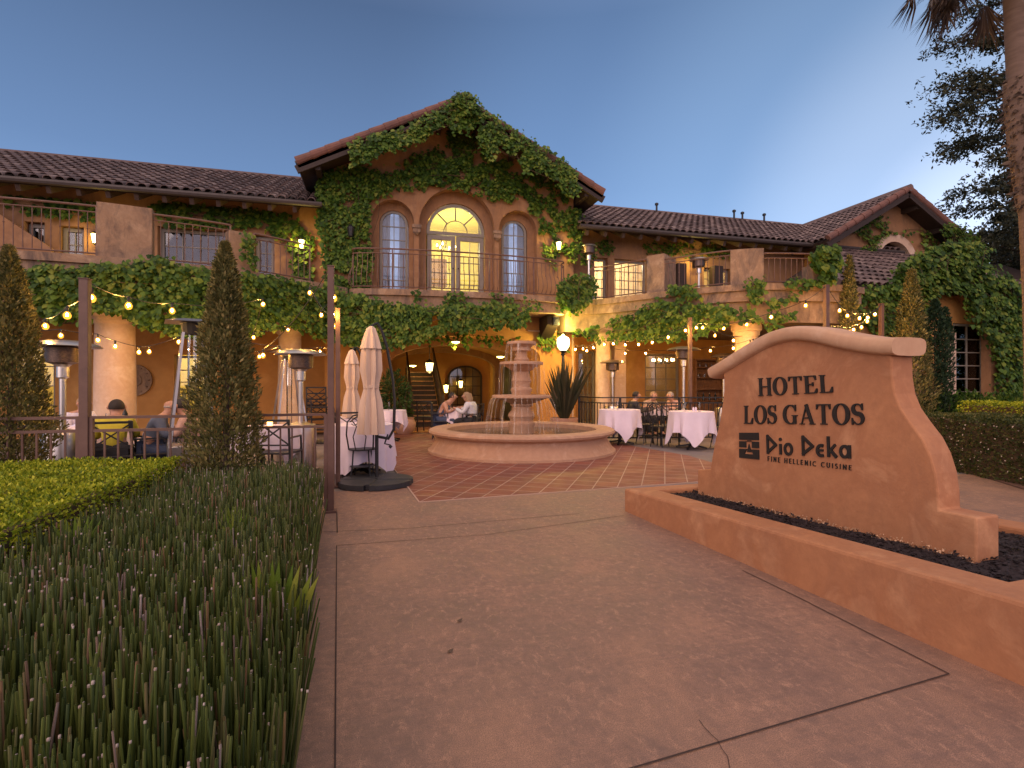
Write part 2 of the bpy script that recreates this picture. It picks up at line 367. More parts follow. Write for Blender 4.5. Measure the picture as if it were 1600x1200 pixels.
def joint(ps, w=.007, z=.005, mat='joint', name='walkway_joint'):
    mb = MB()
    for p, q in zip(ps, ps[1:]):
        d = Vector((q[0]-p[0], q[1]-p[1], 0)).normalized(); n = Vector((-d.y, d.x, 0))*w/2
        a, b_ = Vector((p[0], p[1], z)), Vector((q[0], q[1], z)); mb.add([a-n, b_-n, b_+n, a+n], [(0, 1, 2, 3)])
    return struct(mb.build(name, M[mat]))
joint([xy(PZ(523, 1260)), xy(PZ(526, 853)), xy(PZ(760, 836)), xy(PZ(975, 806))])
joint([xy(PZ(527, 833)), xy(PZ(526, 795))], .012)
joint([xy(PZ(500, 832)), xy(PZ(640, 826)), xy(PZ(905, 803))], .007)
joint([xy(PZ(960, 1210)), xy(PZ(1483, 1054)), xy(PZ(1243, 932)), xy(PZ(1160, 892))], .008)
joint([xy(PZ(x, y)) for x, y in ((1092, 1126), (1099, 1136), (1112, 1150), (1121, 1158), (1128, 1172), (1137, 1184), (1141, 1206))], .003, name='walkway_crack')
for q0, q1 in ((pa, pb), (PZ(612, 728), pa)): mb = MB(); mb.bar((q0.x, q0.y, -.006), (q1.x, q1.y, -.006), .016, .028); struct(mb.build('paving_edge', M['paleedge']))
sheet('bed_soil', [(walk_edge(-3)-.02, -3), (walk_edge(5.93)-.02, 5.93), (-16, 5.93), (-16, -3)], .012, M['soil'])
M['redmulch'] = plain('red_bark_mulch', (.17,.085,.06), (.08,.04,.03), rough=.95, scale=26, bump=1, bs=40)
sheet('mulch_bed', [xy(PZ(1475, 727)), xy(PZ(1700, 796)), (22, 7.5), (22, 11), (8.2, 11), (7.6, 9.2)], .012, M['redmulch'])
# ------------------------------------------------------------------ the hotel
H = thing('hotel', 'two storey terracotta stucco hotel with tiled gables, arched windows and ivy', 'hotel', (2.42, 15.5, 0))
M['rooftile'] = None
m = NT('clay_roof_tile'); g = m.n('ShaderNodeNewGeometry'); col = m.ramp(g.outputs['Random Per Island'], [(0, (.075,.052,.05)), (.45, (.125,.085,.078)), (.8, (.18,.125,.11)), (1, (.24,.18,.16))])
col = m.mix(m.ramp(m.noise(2.5, 7, .7), [(.4, 0.0), (.7, .6)]), col, (.07,.045,.045)); m.bump(m.noise(30, 4), .3, .006); M['rooftile'] = m.set(col, .8)
M['raketile'] = plain('rake_tile', (.19,.085,.062), (.11,.056,.045), rough=.8, scale=3)
def slope(mb, A, U, S, Lu, Ls, pitch=.25, course=.40):
    A, U, S = Vector(A), Vector(U).normalized(), Vector(S).normalized(); Nn = U.cross(S).normalized()
    if Nn.z < 0: Nn = -Nn
    nc = int(Lu/pitch); nr = int(Ls/course)+1
    for i in range(nc):
        for j in range(nr):
            s0 = j*course; s1 = min(Ls, s0+course+.07)
            if s1-s0 < .1: continue
            jit = random.uniform(-.012, .012); p0 = A+U*(i+.5)*pitch+S*(s0+random.uniform(-.015, .015)); p1 = A+U*((i+.5)*pitch+jit)+S*s1; vs = []
            for p, r, h in ((p0, .112, .045), (p1, .092, .012)):
                for k in range(6):
                    t = math.pi*k/5; vs.append(p+U*math.cos(t)*r+Nn*(h+math.sin(t)*r*.8))
            vs += [p0+U*math.cos(math.pi*k/5)*.094+Nn*(.045+math.sin(math.pi*k/5)*.070) for k in range(6)]
            mb.add(vs, [(k, k+1, 7+k, 6+k) for k in range(5)]+[(12+k, 13+k, k+1, k) for k in range(5)])
def deck(mb, A, U, S, Lu, Ls, th=.14):
    A, U, S = Vector(A), Vector(U).normalized()*Lu, Vector(S).normalized()*Ls; Nn = U.cross(S).normalized()
    if Nn.z < 0: Nn = -Nn
    lo = [A, A+U, A+U+S, A+S]; vs = [p-Nn*th for p in lo]+[p+Nn*.005 for p in lo]
    mb.add(vs, [(0,3,2,1),(4,5,6,7),(0,1,5,4),(1,2,6,5),(2,3,7,6),(3,0,4,7)])
def rake(mb, A, S, Ls, side, course=.42):
    """row of cover tiles along a gable's verge"""
    A, S = Vector(A), Vector(S).normalized(); U = Vector((0, side, 0)); Nn = S.cross(U).normalized()
    if Nn.z < 0: Nn = -Nn
    j = 0
    while j*course < Ls-.05:
        p0 = A+S*j*course; p1 = A+S*min(Ls, (j+1)*course+.05); vs = []
        for p, r in ((p0, .115), (p1, .095)):
            for k in range(8):
                t = R(-75+ 30*k); vs.append(p+U*(math.cos(t)*r)+Nn*(math.sin(t)*r*1.1))
        mb.add(vs, [(k, k+1, 9+k, 8+k) for k in range(7)]+[tuple(range(8))]); j += 1
XC = 2.40; GZ = 9.38; GE = 7.15; GP = (GZ-GE)/4.34
def gable(xl, xc, xr, ze, zr, y0, y1, tag_):
    roof = MB(); dk = MB()
    for sx, xe in ((1, xl), (-1, xr)):
        A = (xe, y0, ze); S = (xc-xe, 0, zr-ze); Ls = math.hypot(xc-xe, zr-ze)
        deck(dk, A, (0, 1, 0), S, y1-y0, Ls); roof.cur = 0
        slope(roof, (xe, y0+.12, ze+.02), (0, 1, 0), S, y1-y0-.2, Ls)
        roof.cur = 1; rake(roof, (xe, y0+.04, ze+.05), S, Ls, -1)
    roof.cur = 0; roof.tube([(xc, y0-.05, zr+.06), (xc, y1, zr+.06)], .13, 8)
    r = roof.build('roof', [M['rooftile'], M['raketile']], H, True)
    dk.build('roof_deck', M['wood'], r, True)
    return r
gable(XC-4.34, XC, XC+4.34, GE, GZ, 14.62, 20, 'c')
bb = MB()
for xe in (XC-4.34, XC+4.34):        # barge boards, purlin ends
    bb.bar((xe, 14.66, GE-.17), (XC, 14.66, GZ-.17), .08, .2)
    for t in (.12, .37, .62, .87):
        x = xe+(XC-xe)*t; z = GE-.26+(GZ-GE)*t; bb.bar((x, 14.72, z), (x, 15.6, z), .13, .2)
bb.build('barge_board', M['wood'], H, True)
M['gutter'] = plain('dark_gutter', (.055,.04,.036), (.04,.03,.028), rough=.6)
# wings: eave z 6.3 at Y 15.2, ridge z 8.42 at Y 19.5
M['rafter'] = plain('rafter_wood', (.075,.045,.032), (.05,.03,.022), rough=.8)
def wing(x0, x1):
    rf = MB(); S = (0, 4.3, 2.12); Ls = math.hypot(4.3, 2.12)
    slope(rf, (x0, 15.16, 6.33), (1, 0, 0), S, x1-x0, Ls); rf.tube([(x0, 19.5, 8.47), (x1, 19.5, 8.47)], .13, 8)
    r = rf.build('roof', M['rooftile'], H, True)
    dk = MB(); deck(dk, (x0, 15.2, 6.3), (1, 0, 0), S, x1-x0, Ls, .1); dk.build('roof_deck', M['wood'], r, True)
    gt = MB(); gt.tube([(x0, 15.1, 6.27), (x1, 15.1, 6.27)], .075, 8); gt.build('gutter', M['gutter'], H, True, True)
    x = x0+.3
    while x < x1-.1: tl = MB(); tl.bar((x, 15.22, 6.12), (x, 16.15, 6.58), .1, .16); tl.build('rafter', M['rafter'], H, True); x += .62
wing(-16, -1.35); wing(6.15, 19)
# right gable, projecting forward
GX = 18.4
gable(GX-3.55, GX, GX+3.55, 6.27, 8.3, 14.4, 20, 'r')
gw = MB(); bb = MB()
for xe in (GX-3.55, GX+3.55):
    bb.bar((xe, 14.44, 6.1), (GX, 14.44, 8.13), .07, .18)
    for t in (.15, .5, .85):
        x = xe+(GX-xe)*t; z = 6.05+2.03*t; bb.bar((x, 14.5, z), (x, 15.2, z), .12, .18)
bb.build('barge_board', M['wood'], H, True)
gpl = lambda x: 8.3-.58*abs(x-GX)-.14
pz = lambda x, y, Y: (PY(x, y, Y).x, PY(x, y, Y).z)
ax0, ax1 = PY(1362, 410, 15.1).x, PY(1432, 410, 15.1).x; azt = PY(1397, 366, 15.1).z; ar = (ax1-ax0)/2
ring = arched(ax0, ax1, 5.9, azt-ar); inner = arched(ax0+.28, ax1-.28, 5.9, azt-ar)
gw.plate([[(GX-2.9, 0), (GX+2.9, 0), (GX+2.9, gpl(GX+2.9)), (GX, gpl(GX)), (GX-2.9, gpl(GX-2.9))], ring], fr_y(15.1), .3)
gw.build('wall', M['stucco'], H, True)
g2 = MB(); g2.plate([ring, inner], fr_y(15.06), .3); g2.build('arch_surround', M['column'], H, True)
g2 = MB(); g2.box((GX-1.4, 15.6, 4), (GX+1.4, 15.7, 7.0)); g2.box((GX-2.9, 15.41, 0), (GX-2.65, 19.5, 6.4)); g2.build('attic_back_wall', M['ochre'], H, True)
# centre front: outer wall with three arched recesses, inner wall with the window openings
WX = 2.42
rec = [arched(WX-1.20, WX+1.20, 3.95, 6.04, 1.2, 20), arched(WX-1.83-.66, WX-1.83+.62, 3.95, 6.14, .66), arched(WX+1.83-.62, WX+1.83+.66, 3.95, 6.14, .66)]
# keep a pier between recesses
rec[1] = arched(WX-2.47, WX-1.27, 3.95, 6.10, .62); rec[2] = arched(WX+1.27, WX+2.47, 3.95, 6.10, .62); rec[0] = arched(WX-1.13, WX+1.13, 3.95, 6.06, 1.15, 20)
gz = lambda x: GZ-GP*abs(x-XC)-.15
fw = MB(); fw.plate([[(XC-3.7, 3.4), (XC+3.7, 3.4), (XC+3.7, gz(XC+3.7)), (XC, gz(XC)), (XC-3.7, gz(XC-3.7))]]+rec, fr_y(15.5), .28)
fw.build('wall', M['stucco'], H, True)
op = [arched(WX-.9, WX+.9, 3.98, 5.97, .9, 18), arched(WX-1.83-.42, WX-1.83+.42, 3.98, 6.08), arched(WX+1.83-.42, WX+1.83+.42, 3.98, 6.08)]
iw = MB(); iw.plate([rect(XC-3.6, XC+3.6, 3.5, 7.6)]+op, fr_y(15.8), .2); iw.build('inner_wall', M['stucco'], H, True)
for x in (XC-3.7, XC+3.4): sd = MB(); sd.box((x, 15.79, 0), (x+.3, 20, 7.1)); sd.build('side_wall', M['stucco'], H, True)
for s in (-1, 1):
    ck = MB(); x = WX+s*1.2; ck.box((x-.13, 15.36, 5.92), (x+.13, 15.495, 6.02)); ck.box((x-.11, 15.39, 5.8), (x+.11, 15.495, 5.92)); ck.lathe([(.02, 5.72), (.09, 5.8)], (x, 15.45, 0), 10)
    ck.build('corbel', M['terrace'], H, True, bevel=.01)
def window(x0, x1, z0, zs, Y, cols, rows, round_=False, fw_=.07, mat='frame', rise=None, thick=.07, name='window', parent=None, mid=None):
    r = (x1-x0)/2; rs = rise if rise is not None else r
    o = arched(x0, x1, z0, zs, rs) if round_ else rect(x0, x1, z0, zs)
    i = arched(x0+fw_, x1-fw_, z0+fw_, zs, rs-fw_) if round_ else rect(x0+fw_, x1-fw_, z0+fw_, zs-fw_)
    a = MB(); a.plate([o, i], fr_y(Y), thick); wn = a.build(name, M[mat], parent or H, True)
    mu = MB(); top = (zs+rs-fw_) if round_ else zs-fw_; c = (x0+x1)/2
    def zt(x):
        if not round_: return top
        q = max(0, 1-((x-c)/(r-fw_))**2); return zs+(rs-fw_)*math.sqrt(q)
    for k in range(1, cols):
        x = x0+fw_+(x1-x0-2*fw_)*k/cols; mu.bar((x, Y+.035, z0+fw_), (x, Y+.035, zt(x)), .022, .03)
    for k in range(1, rows):
        z = z0+fw_+(top-z0-fw_)*k/rows; hw = r-fw_
        if round_ and z > zs: hw = (r-fw_)*math.sqrt(max(0, 1-((z-zs)/(rs-fw_))**2))
        mu.bar((c-hw, Y+.037, z), (c+hw, Y+.037, z), .022, .03)
    if cols > 1 or rows > 1: mu.build('muntins', M[mat], wn, True)
    p = MB(); p.plate([i], fr_y(Y+.045), .008); p.build('pane', M['glass'], wn, True)
    return wn
for s in (-1, 1): window(WX+s*1.83-.4, WX+s*1.83+.4, 4.0, 6.1, 15.84, 2, 6, True)
# centre: fanlight over a pair of glazed doors
def fan():
    Y = 15.84; a = MB(); a.plate([arched(WX-.88, WX+.88, 5.9, 5.97, .88, 20), arched(WX-.78, WX+.78, 6.0, 6.0, .76, 20)], fr_y(Y), .08); f = a.build('fanlight', M['frame'], H, True)
    b = MB()
    for d in (45, 90, 135): b.bar((WX+.36*math.cos(R(d)), Y+.04, 6.0+.36*math.sin(R(d))), (WX+.76*math.cos(R(d)), Y+.04, 6.0+.75*math.sin(R(d))), .035, .03, (0, 1, 0))
    pts = [(WX+.36*math.cos(R(d)), Y+.041, 6.0+.36*math.sin(R(d))) for d in range(0, 181, 12)]; b.tube(pts, .017, 6); b.build('muntins', M['frame'], f, True)
    p = MB(); p.plate([arched(WX-.78, WX+.78, 6.0, 6.0, .76, 20)], fr_y(Y+.05), .008); p.build('pane', M['glass'], f, True)
    for s in (-1, 1):
        x0, x1 = (WX-.86, WX-.012) if s < 0 else (WX+.012, WX+.86)
        d = window(x0, x1, 3.96, 5.88, Y, 2, 5, False, .13, name='door')
        k = MB(); k.lathe([(.001, -.02), (.025, -.012), (.025, .012), (.001, .02)], (WX+s*.08, Y-.03, 4.9), 8); k.build('handle', M['black'], d, True)
fan()
M['yellowroom'] = plain('yellow_room_paint', (.66,.56,.20), (.60,.50,.17), rough=.9)
M['room'] = plain('room_paint', (.55,.40,.20), (.48,.34,.17), rough=.9)
M['skytintroom'] = plain('sky_reflection_paint', (.62,.66,.74), (.52,.56,.64), rough=.9)  # pale blue wall colour stands in for sky reflected in the side panes
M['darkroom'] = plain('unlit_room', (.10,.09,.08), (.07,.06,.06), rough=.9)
def room(x0, x1, y0, y1, z0, z1, mat, name='room'):
    a = MB(); t = .04
    a.box((x0, y1, z0), (x1, y1+t, z1)); a.box((x0-t, y0, z0), (x0, y1+t, z1)); a.box((x1, y0, z0), (x1+t, y1+t, z1)); a.box((x0-t, y0, z1), (x1+t, y1+t, z1+t)); a.box((x0-t, y0, z0-t), (x1+t, y1+t, z0))
    return a.build(name, M[mat], H, True)
def point_light(name, p, e, col=(1, .68, .3), r=.08):
    l = bpy.data.lights.new(name, 'POINT'); l.energy = e; l.color = col; l.shadow_soft_size = r
    o = bpy.data.objects.new(name, l); COL.objects.link(o); o.location = p; return o
room(WX-1.35, WX+1.35, 16.02, 19.4, 3.9, 7.1, 'yellowroom'); room(WX-3.3, WX-1.40, 16.02, 18, 3.9, 7.0, 'skytintroom'); room(WX+1.40, WX+3.3, 16.02, 18, 3.9, 7.0, 'skytintroom')
point_light('point_light', (WX, 17.6, 5.9), 170, (1, .84, .36), .2)
for s in (-1, 1): point_light('point_light', (WX+s*2.3, 17, 5.6), 26, (.80, .86, 1), .2)  # added cool lights so the side windows look like reflected sky
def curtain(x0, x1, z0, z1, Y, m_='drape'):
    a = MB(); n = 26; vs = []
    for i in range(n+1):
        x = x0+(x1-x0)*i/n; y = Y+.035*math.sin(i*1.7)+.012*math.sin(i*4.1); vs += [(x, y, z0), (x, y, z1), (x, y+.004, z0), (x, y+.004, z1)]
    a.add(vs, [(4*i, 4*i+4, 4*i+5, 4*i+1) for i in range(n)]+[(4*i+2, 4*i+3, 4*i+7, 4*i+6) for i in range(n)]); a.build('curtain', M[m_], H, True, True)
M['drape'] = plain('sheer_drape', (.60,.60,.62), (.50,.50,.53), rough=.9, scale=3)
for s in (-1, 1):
    x = WX+s*1.83; curtain(x-.42, x-.10, 3.95, 6.6, 16.08); curtain(x+.16, x+.42, 3.95, 6.6, 16.08)  # pale drapes added in front of the reflected-sky tint
M['golddrape'] = plain('gold_drape', (.60,.50,.26), (.48,.38,.17), rough=.9, scale=3)
for s in (-1, 1): curtain(WX+s*.92-.16, WX+s*.92+.16, 3.95, 6.4, 16.2, 'golddrape')
a = MB(); a.box((WX-.9, 18.9, 4.6), (WX+.5, 19.3, 4.68)); a.box((WX-.85, 18.95, 3.92), (WX-.78, 19.25, 4.6)); a.box((WX+.38, 18.95, 3.92), (WX+.45, 19.25, 4.6)); a.box((WX-.6, 19.33, 5.0), (WX+.2, 19.37, 6.0)); a.build('room_furniture', M['midwood'], H, True)
# ground floor front with the broad arch, the vaulted passage behind
gf = MB(); big = arched(.25, 4.95, 0.02, 2.2, .62, 24)
gf.plate([rect(XC-3.7, XC+3.7, 0, 3.5), big], fr_y(15.35), .35); gf.build('wall', M['ochre'], H, True)
for xa, xb in ((0, .25), (4.95, 5.2)): ps = MB(); ps.box((xa, 15.69, 0), (xb, 22.6, 3.1)); ps.build('passage_wall', M['ochre'], H, True)
vt = MB(); prof = arc(2.6, 2.2, 2.36, .66, 0, 180, 20)
vt.plate([prof+[(.1, 3.3), (5.1, 3.3)]], fr_y(15.70), 7.0); vt.build('vault', M['ochre'], H, True)
for Y in (16.6, 20.5):
    a = MB(); a.plate([[(4.99, 0.02), (4.99, 2.85), (.21, 2.85), (.21, .02), (.5, .02)]+list(reversed(arc(2.6, 2.02, 2.1, .62, 0, 180, 20)))+[(4.7, .02)]], fr_y(Y), .35); a.build('rib_arch', M['stucco'], H, True)
bk_ = MB(); bk_.box((0, 22.6, 0), (5.2, 22.7, 3.3)); bk_.build('passage_back_wall', M['ochre'], H, True)
bd = window(3.1, 4.6, .02, 1.7, 22.5, 4, 5, True, .08, 'wood', .5, name='arched_door')
sdm = MB()      # dark glazed arch in the right wall of the passage
for Y in (16.4, 18.75):
    sdm.plate([arched(Y, Y+1.3, .03, 1.75, .5)], lambda u, v, w_: (4.93-w_*.4, u, v), .05)
sdm.build('side_door', M['wood'], H, True)
stp = MB(); rl = MB()
for k in range(11): stp.box((1.25, 17.2+k*.27, k*.165), (2.15, 17.2+11*.27, (k+1)*.165))
st_ = stp.build('stairs', M['wood'], H, True)
for k in range(11): tb = MB(); tb.box((1.252, 17.2+k*.27-.035, (k+1)*.165+.002), (2.148, 17.2+(k+1)*.27, (k+1)*.165+.035)); tb.build('tread', M['midwood'], st_, True)
for x in (1.2, 2.2):
    rl.bar((x, 17.1, 1.0), (x, 20.2, 2.75), .06, .08); rl.bar((x, 17.1, 0), (x, 17.1, 1.05), .08)
    for k in range(11): rl.bar((x, 17.3+k*.27, k*.165+.1), (x, 17.3+k*.27, 1.1+k*.155), .025)
    rl.bar((x, 17.1, .12), (x, 20.2, 1.95), .05, .16)
rl.build('stair_rail', M['wood'], H, True)
# wing walls
def holes_px(spec, Y): return [(PY(a, 500, Y).x, PY(b_, 500, Y).x, c, d) for a, b_, c, d in spec]
YW = 16.1
leftup = [(PY(38, 0, YW).x, PY(70, 0, YW).x, 3.95, 5.55), (PY(92, 0, YW).x, PY(131, 0, YW).x, 3.95, 5.5), (PY(246, 0, YW).x, PY(372, 0, YW).x, 3.95, 5.66), (PY(397, 0, YW).x, PY(429, 0, YW).x, 3.95, 5.6)]
leftdn = [(PY(20, 0, YW).x, PY(86, 0, YW).x, .25, 2.45), (PY(272, 0, YW).x, PY(326, 0, YW).x, .7, 2.2)]
rightup = [(PY(928, 0, YW).x, PY(950, 0, YW).x, 3.95, 5.6), (PY(960, 0, YW).x, PY(1012, 0, YW).x, 3.95, 5.6), (PY(1044, 0, YW).x, PY(1060, 0, YW).x, 3.95, 5.5), (PY(1100, 0, YW).x, PY(1116, 0, YW).x, 3.95, 5.5), (PY(1124, 0, YW).x, PY(1142, 0, YW).x, 3.95, 5.5)]
rightdn = [(PY(903, 0, YW).x, PY(932, 0, YW).x, .03, 2.5), (PY(1008, 0, YW).x, PY(1064, 0, YW).x, .3, 2.45)]
for (x0, x1, up, dn) in ((-16, -1.3, leftup, leftdn), (6.1, 15.6, rightup, rightdn)):
    a = MB(); a.plate([rect(x0, x1, 3.5, 6.62)]+[rect(*h) for h in up], fr_y(YW), .3); a.build('upper_wall', M['stucco'], H, True)
    a = MB(); a.plate([rect(x0, x1, 0, 3.495)]+[rect(*h) for h in dn], fr_y(YW), .3); a.build('lower_wall', M['ochre'], H, True)
for i, h in enumerate(leftup): window(h[0]+.02, h[1]-.02, h[2], h[3]-.02, YW+.16, 4 if i == 2 else 2, 4, False, .09)
for h in leftdn: window(h[0]+.02, h[1]-.02, h[2]+.02, h[3]-.02, YW+.12, 3, 4, False, .07)
for i, h in enumerate(rightup): window(h[0]+.02, h[1]-.02, h[2], h[3]-.02, YW+.16, 4 if i == 1 else 1, 5, False, .07)
for h in rightdn: window(h[0]+.02, h[1]-.02, h[2]+.02, h[3]-.02, YW+.12, 3, 5, False, .07)
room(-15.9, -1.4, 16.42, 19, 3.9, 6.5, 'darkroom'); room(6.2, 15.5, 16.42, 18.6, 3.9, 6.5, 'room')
room(-15.9, -1.5, 16.42, 19, .0, 3.3, 'yellowroom'); room(6.2, 15.5, 16.42, 19, 0, 3.3, 'room')
point_light('point_light', (8.6, 17.4, 5.8), 240, (1, .82, .5), .2); point_light('point_light', (13, 17.4, 5.6), 70, (1, .75, .35), .2)
point_light('point_light', (-8.6, 17.6, 2.5), 110, (1, .72, .25), .2); point_light('point_light', (-5.2, 17.5, 2.5), 110, (1, .75, .25), .2)
point_light('point_light', (10.2, 17.8, 2.6), 45, (1, .6, .25), .2)
sw = MB(); q = [PY(0, 335, 15.6), PY(80, 388, 15.6)]
sw.plate([[(-12, 3.9), (q[1].x, 3.9), (q[1].x, q[1].z), (q[0].x, q[0].z), (-12, q[0].z+1.2)]], fr_y(15.6), .12); sw.build('stair_wall', M['stucco'], H, True)
# terraces
LC = [(-14, 11.7), (-6.5, 11.9), (-4.37, 12.2), (-3.04, 12.6), (-1.56, 13.6), (-.7, 14.35)]
RC = [(5.5, 14.5), (6.4, 14.4), (7.2, 13.3), (7.8, 12.5), (9.1, 11.2), (11.1, 10.75), (12.3, 10.9)]
CCV = [(-.55, 14.6), (-.42, 14.24), (.8, 14.02), (2.42, 13.95), (4.0, 14.02), (5.25, 14.24), (5.4, 14.6)]
def smooth_curve(c, n=5):
    o = []
    for i in range(len(c)-1):
        p0, p1, p2, p3 = c[max(i-1, 0)], c[i], c[i+1], c[min(i+2, len(c)-1)]
        for k in range(n):
            t = k/n; o.append(tuple(.5*(2*p1[j]+(p2[j]-p0[j])*t+(2*p0[j]-5*p1[j]+4*p2[j]-p3[j])*t*t+(3*p1[j]-p0[j]-3*p2[j]+p3[j])*t**3) for j in (0, 1)))
    return o+[c[-1]]
LCs, RCs, CCs = smooth_curve(LC), smooth_curve(RC), smooth_curve(CCV)
def offset(c, d):
    o = []
    for i, p in enumerate(c):
        a, b_ = c[max(i-1, 0)], c[min(i+1, len(c)-1)]; t = Vector((b_[0]-a[0], b_[1]-a[1])).normalized(); o.append((p[0]-t.y*d, p[1]+t.x*d))
    return o
def terrace(c, back, top, name):
    a = MB(); a.prism(offset(c, -.08)+back, top-.16, top); a.prism(offset(c, 0)+back, top-.42, top-.162); a.prism(offset(c, .12)+back, top-.95, top-.422)
    return a.build(name, M['terrace'], H, True)
terrace(LCs, [(-.7, 15.34), (-1.35, 16.08), (-14, 16.08)], 3.9, 'terrace'); terrace(RCs, [(12.3, 16.08), (6.15, 16.08), (5.5, 15.34)], 3.9, 'terrace')
a = MB(); a.prism(offset(CCs, -.06)+[(5.4, 15.34), (-.55, 15.34)], 3.72, 3.88); a.prism(offset(CCs, .02)+[(5.3, 15.34), (-.45, 15.34)], 3.42, 3.718); a.build('balcony', M['terrace'], H, True)
for x in (-.3, 5.1): a = MB(); a.prism([(x-.18, 14.55), (x+.18, 14.55), (x+.18, 15.34), (x-.18, 15.34)], [3.15, 3.15, 2.75, 2.75], 3.415); a.build('bracket', M['wood'], H, True)
COLS = [(180, 12.55, .37), (453, 14.3, .29), (942, 14.75, .23), (1166, 11.75, .30)]
for px, Y, r in COLS:
    p = PY(px, 600, Y); a = MB(); a.lathe([(r*1.35, 0), (r*1.35, .12), (r*1.15, .16), (r*1.15, .24), (r, .3), (r*.97, 1.6), (r*.92, 2.62), (r*1.1, 2.68), (r*1.1, 2.76), (r*1.25, 2.8), (r*1.25, 2.96)], (p.x, p.y, 0), 24)
    a.build('column', M['column'], H, True, True)
p = PY(965, 600, 15.2); a = MB(); a.box((p.x-.2, 15.0, 0), (p.x+.2, 15.4, 2.95)); a.build('pilaster', M['column'], H, True, bevel=.02)
def arclen(c):
    s = [0]
    for a, b_ in zip(c, c[1:]): s.append(s[-1]+math.hypot(b_[0]-a[0], b_[1]-a[1]))
    return s
def along(c, s, d):
    for i in range(len(c)-1):
        if d <= s[i+1] or i == len(c)-2:
            t = (d-s[i])/max(1e-9, s[i+1]-s[i]); t = max(0, min(1, t)); return (c[i][0]+(c[i+1][0]-c[i][0])*t, c[i][1]+(c[i+1][1]-c[i][1])*t)
def railing(c, z, h=1.0, step=.14, belly=0, posts=1.3, parent=H, name='balcony_railing'):
    s = arclen(c); tot = s[-1]; a = MB(); b_ = MB()
    for zz, r in ((z+h, .022), (z+h-.12, .014), (z+.07, .016)): a.tube([(p[0], p[1], zz) for p in c], r, 6)
    d = 0; n = max(1, round(tot/posts))
    for k in range(n+1): p = along(c, s, tot*k/n); a.bar((p[0], p[1], z), (p[0], p[1], z+h), .03)
    n = int(tot/step)
    for k in range(1, n):
        dd = tot*k/n; p = along(c, s, dd); q = along(c, s, min(tot, dd+.02)); t = Vector((q[0]-p[0], q[1]-p[1], 0)); t = t.normalized() if t.length > 1e-6 else Vector((1, 0, 0)); o = Vector((t.y, -t.x, 0))
        if belly: b_.tube([Vector((p[0], p[1], z+h*f))+o*belly*e for f, e in ((.07, 0), (.15, .75), (.26, 1), (.4, .8), (.58, .1), (.88, 0))], .0095, 5)
        else: b_.tube([(p[0], p[1], z+.07), (p[0], p[1], z+h-.12)], .0095, 5)
        if k % 3 == 0: b_.lathe([(.001, -.02), (.022, 0), (.001, .02)], (p[0], p[1], z+h*.55), 6)
    r = a.build(name, M['brown'], parent, True); b_.build('balusters', M['brown'], r, True); return r
railing(offset(CCs, .03), 3.88, 1.06, .13, .11)
def sub(c, x0, x1, off=.08): return [p for p in offset(c, off) if x0 <= p[0] <= x1]
fine = lambda c: smooth_curve(c, 12)
def seg(c, px0, px1, off=.08):
    c2 = offset(fine(c), off); lo = PC(px0, 600, c2)[0]; hi = PC(px1, 600, c2)[0]
    return [(lo.x, lo.y)]+[p for p in c2 if lo.x+.02 < p[0] < hi.x-.02]+[(hi.x, hi.y)]
railing(seg(LC, -40, 151), 3.9, 1.0); railing(seg(LC, 238, 360), 3.9, .98); railing(seg(LC, 397, 484), 3.9, .9)
railing(seg(RC, 925, 1012), 3.9, .98); railing(seg(RC, 1036, 1143), 3.9, .9); railing(seg(RC, 1192, 1270), 3.9, .78)
def pier(c, px0, px1, h, th=.32, name='parapet_pier'):
    f = seg(c, px0, px1, .02); bk2 = offset(f, th); a = MB(); a.prism(f+bk2[::-1], 3.902, 3.9+h); return a.build(name, M['terrace'], H, True, bevel=.02)
pier(LC, 150, 238, 1.08); pier(LC, 358, 398, .86); pier(RC, 1010, 1038, 1.05, .9); pier(RC, 1141, 1194, .9, .4); pier(RC, 1270, 1306, .5, .4)
for px in (1062, 1119): a = MB(); p = PY(px, 500, 15.9); a.box((p.x-.17, 15.75, 3.905), (p.x+.17, 16.05, 5.5)); a.build('terrace_post', M['wood'], H, True)
# low hipped roof and the ivy-clad front at the right
ez = 4.12; ex0 = 12.3; HR = [(ex0, 11.7), (24, 11.7)]
a = MB(); S = (0, 3.4, 2.0); Ls = math.hypot(3.4, 2.0)
slope(a, (ex0+3.2, 11.7, ez+.04), (1, 0, 0), S, 5.6, Ls); 
def tri_slope(mb):
    pitch, course = .25, .40; U = Vector((1, 0, 0)); Sv = Vector(S).normalized(); k = 0
    while k*course < Ls:
        f = k*course/Ls; x = ex0+3.4*f+.1
        slope(mb, (x, 11.7+3.4*f, ez+.04+2.0*f), (1, 0, 0), S, max(0, ex0+3.2-x), course+.02, pitch, course); k += 1
tri_slope(a)
slope(a, (ex0, 15.1, ez+.04), (0, -1, 0), (3.4, 0, 2.0), .01, Ls)
V = Vector; vs = [(ex0, 11.7, ez), (24, 11.7, ez), (24, 15.1, ez+2), (ex0+3.4, 15.1, ez+2), (ex0, 15.1, ez)]
r_ = a.build('roof', M['rooftile'], H, True)
d_ = MB(); d_.add(vs+[(x, y, z-.1) for x, y, z in vs], [(0, 1, 2, 3), (0, 3, 4), (5, 8, 7, 6), (5, 9, 8), (0, 5, 6, 1), (0, 4, 9, 5)]); d_.build('roof_deck', M['wood'], r_, True)
a = MB(); a.tube([(ex0, 11.66, ez+.08), (ex0+3.4, 15.1, ez+2.1)], .12, 8); a.build('hip_tiles', M['rooftile'], r_, True)
YR = 11.55
nx0, nx1 = PY(1442, 0, YR).x, PY(1548, 0, YR).x; nzt = PY(1490, 452, YR).z
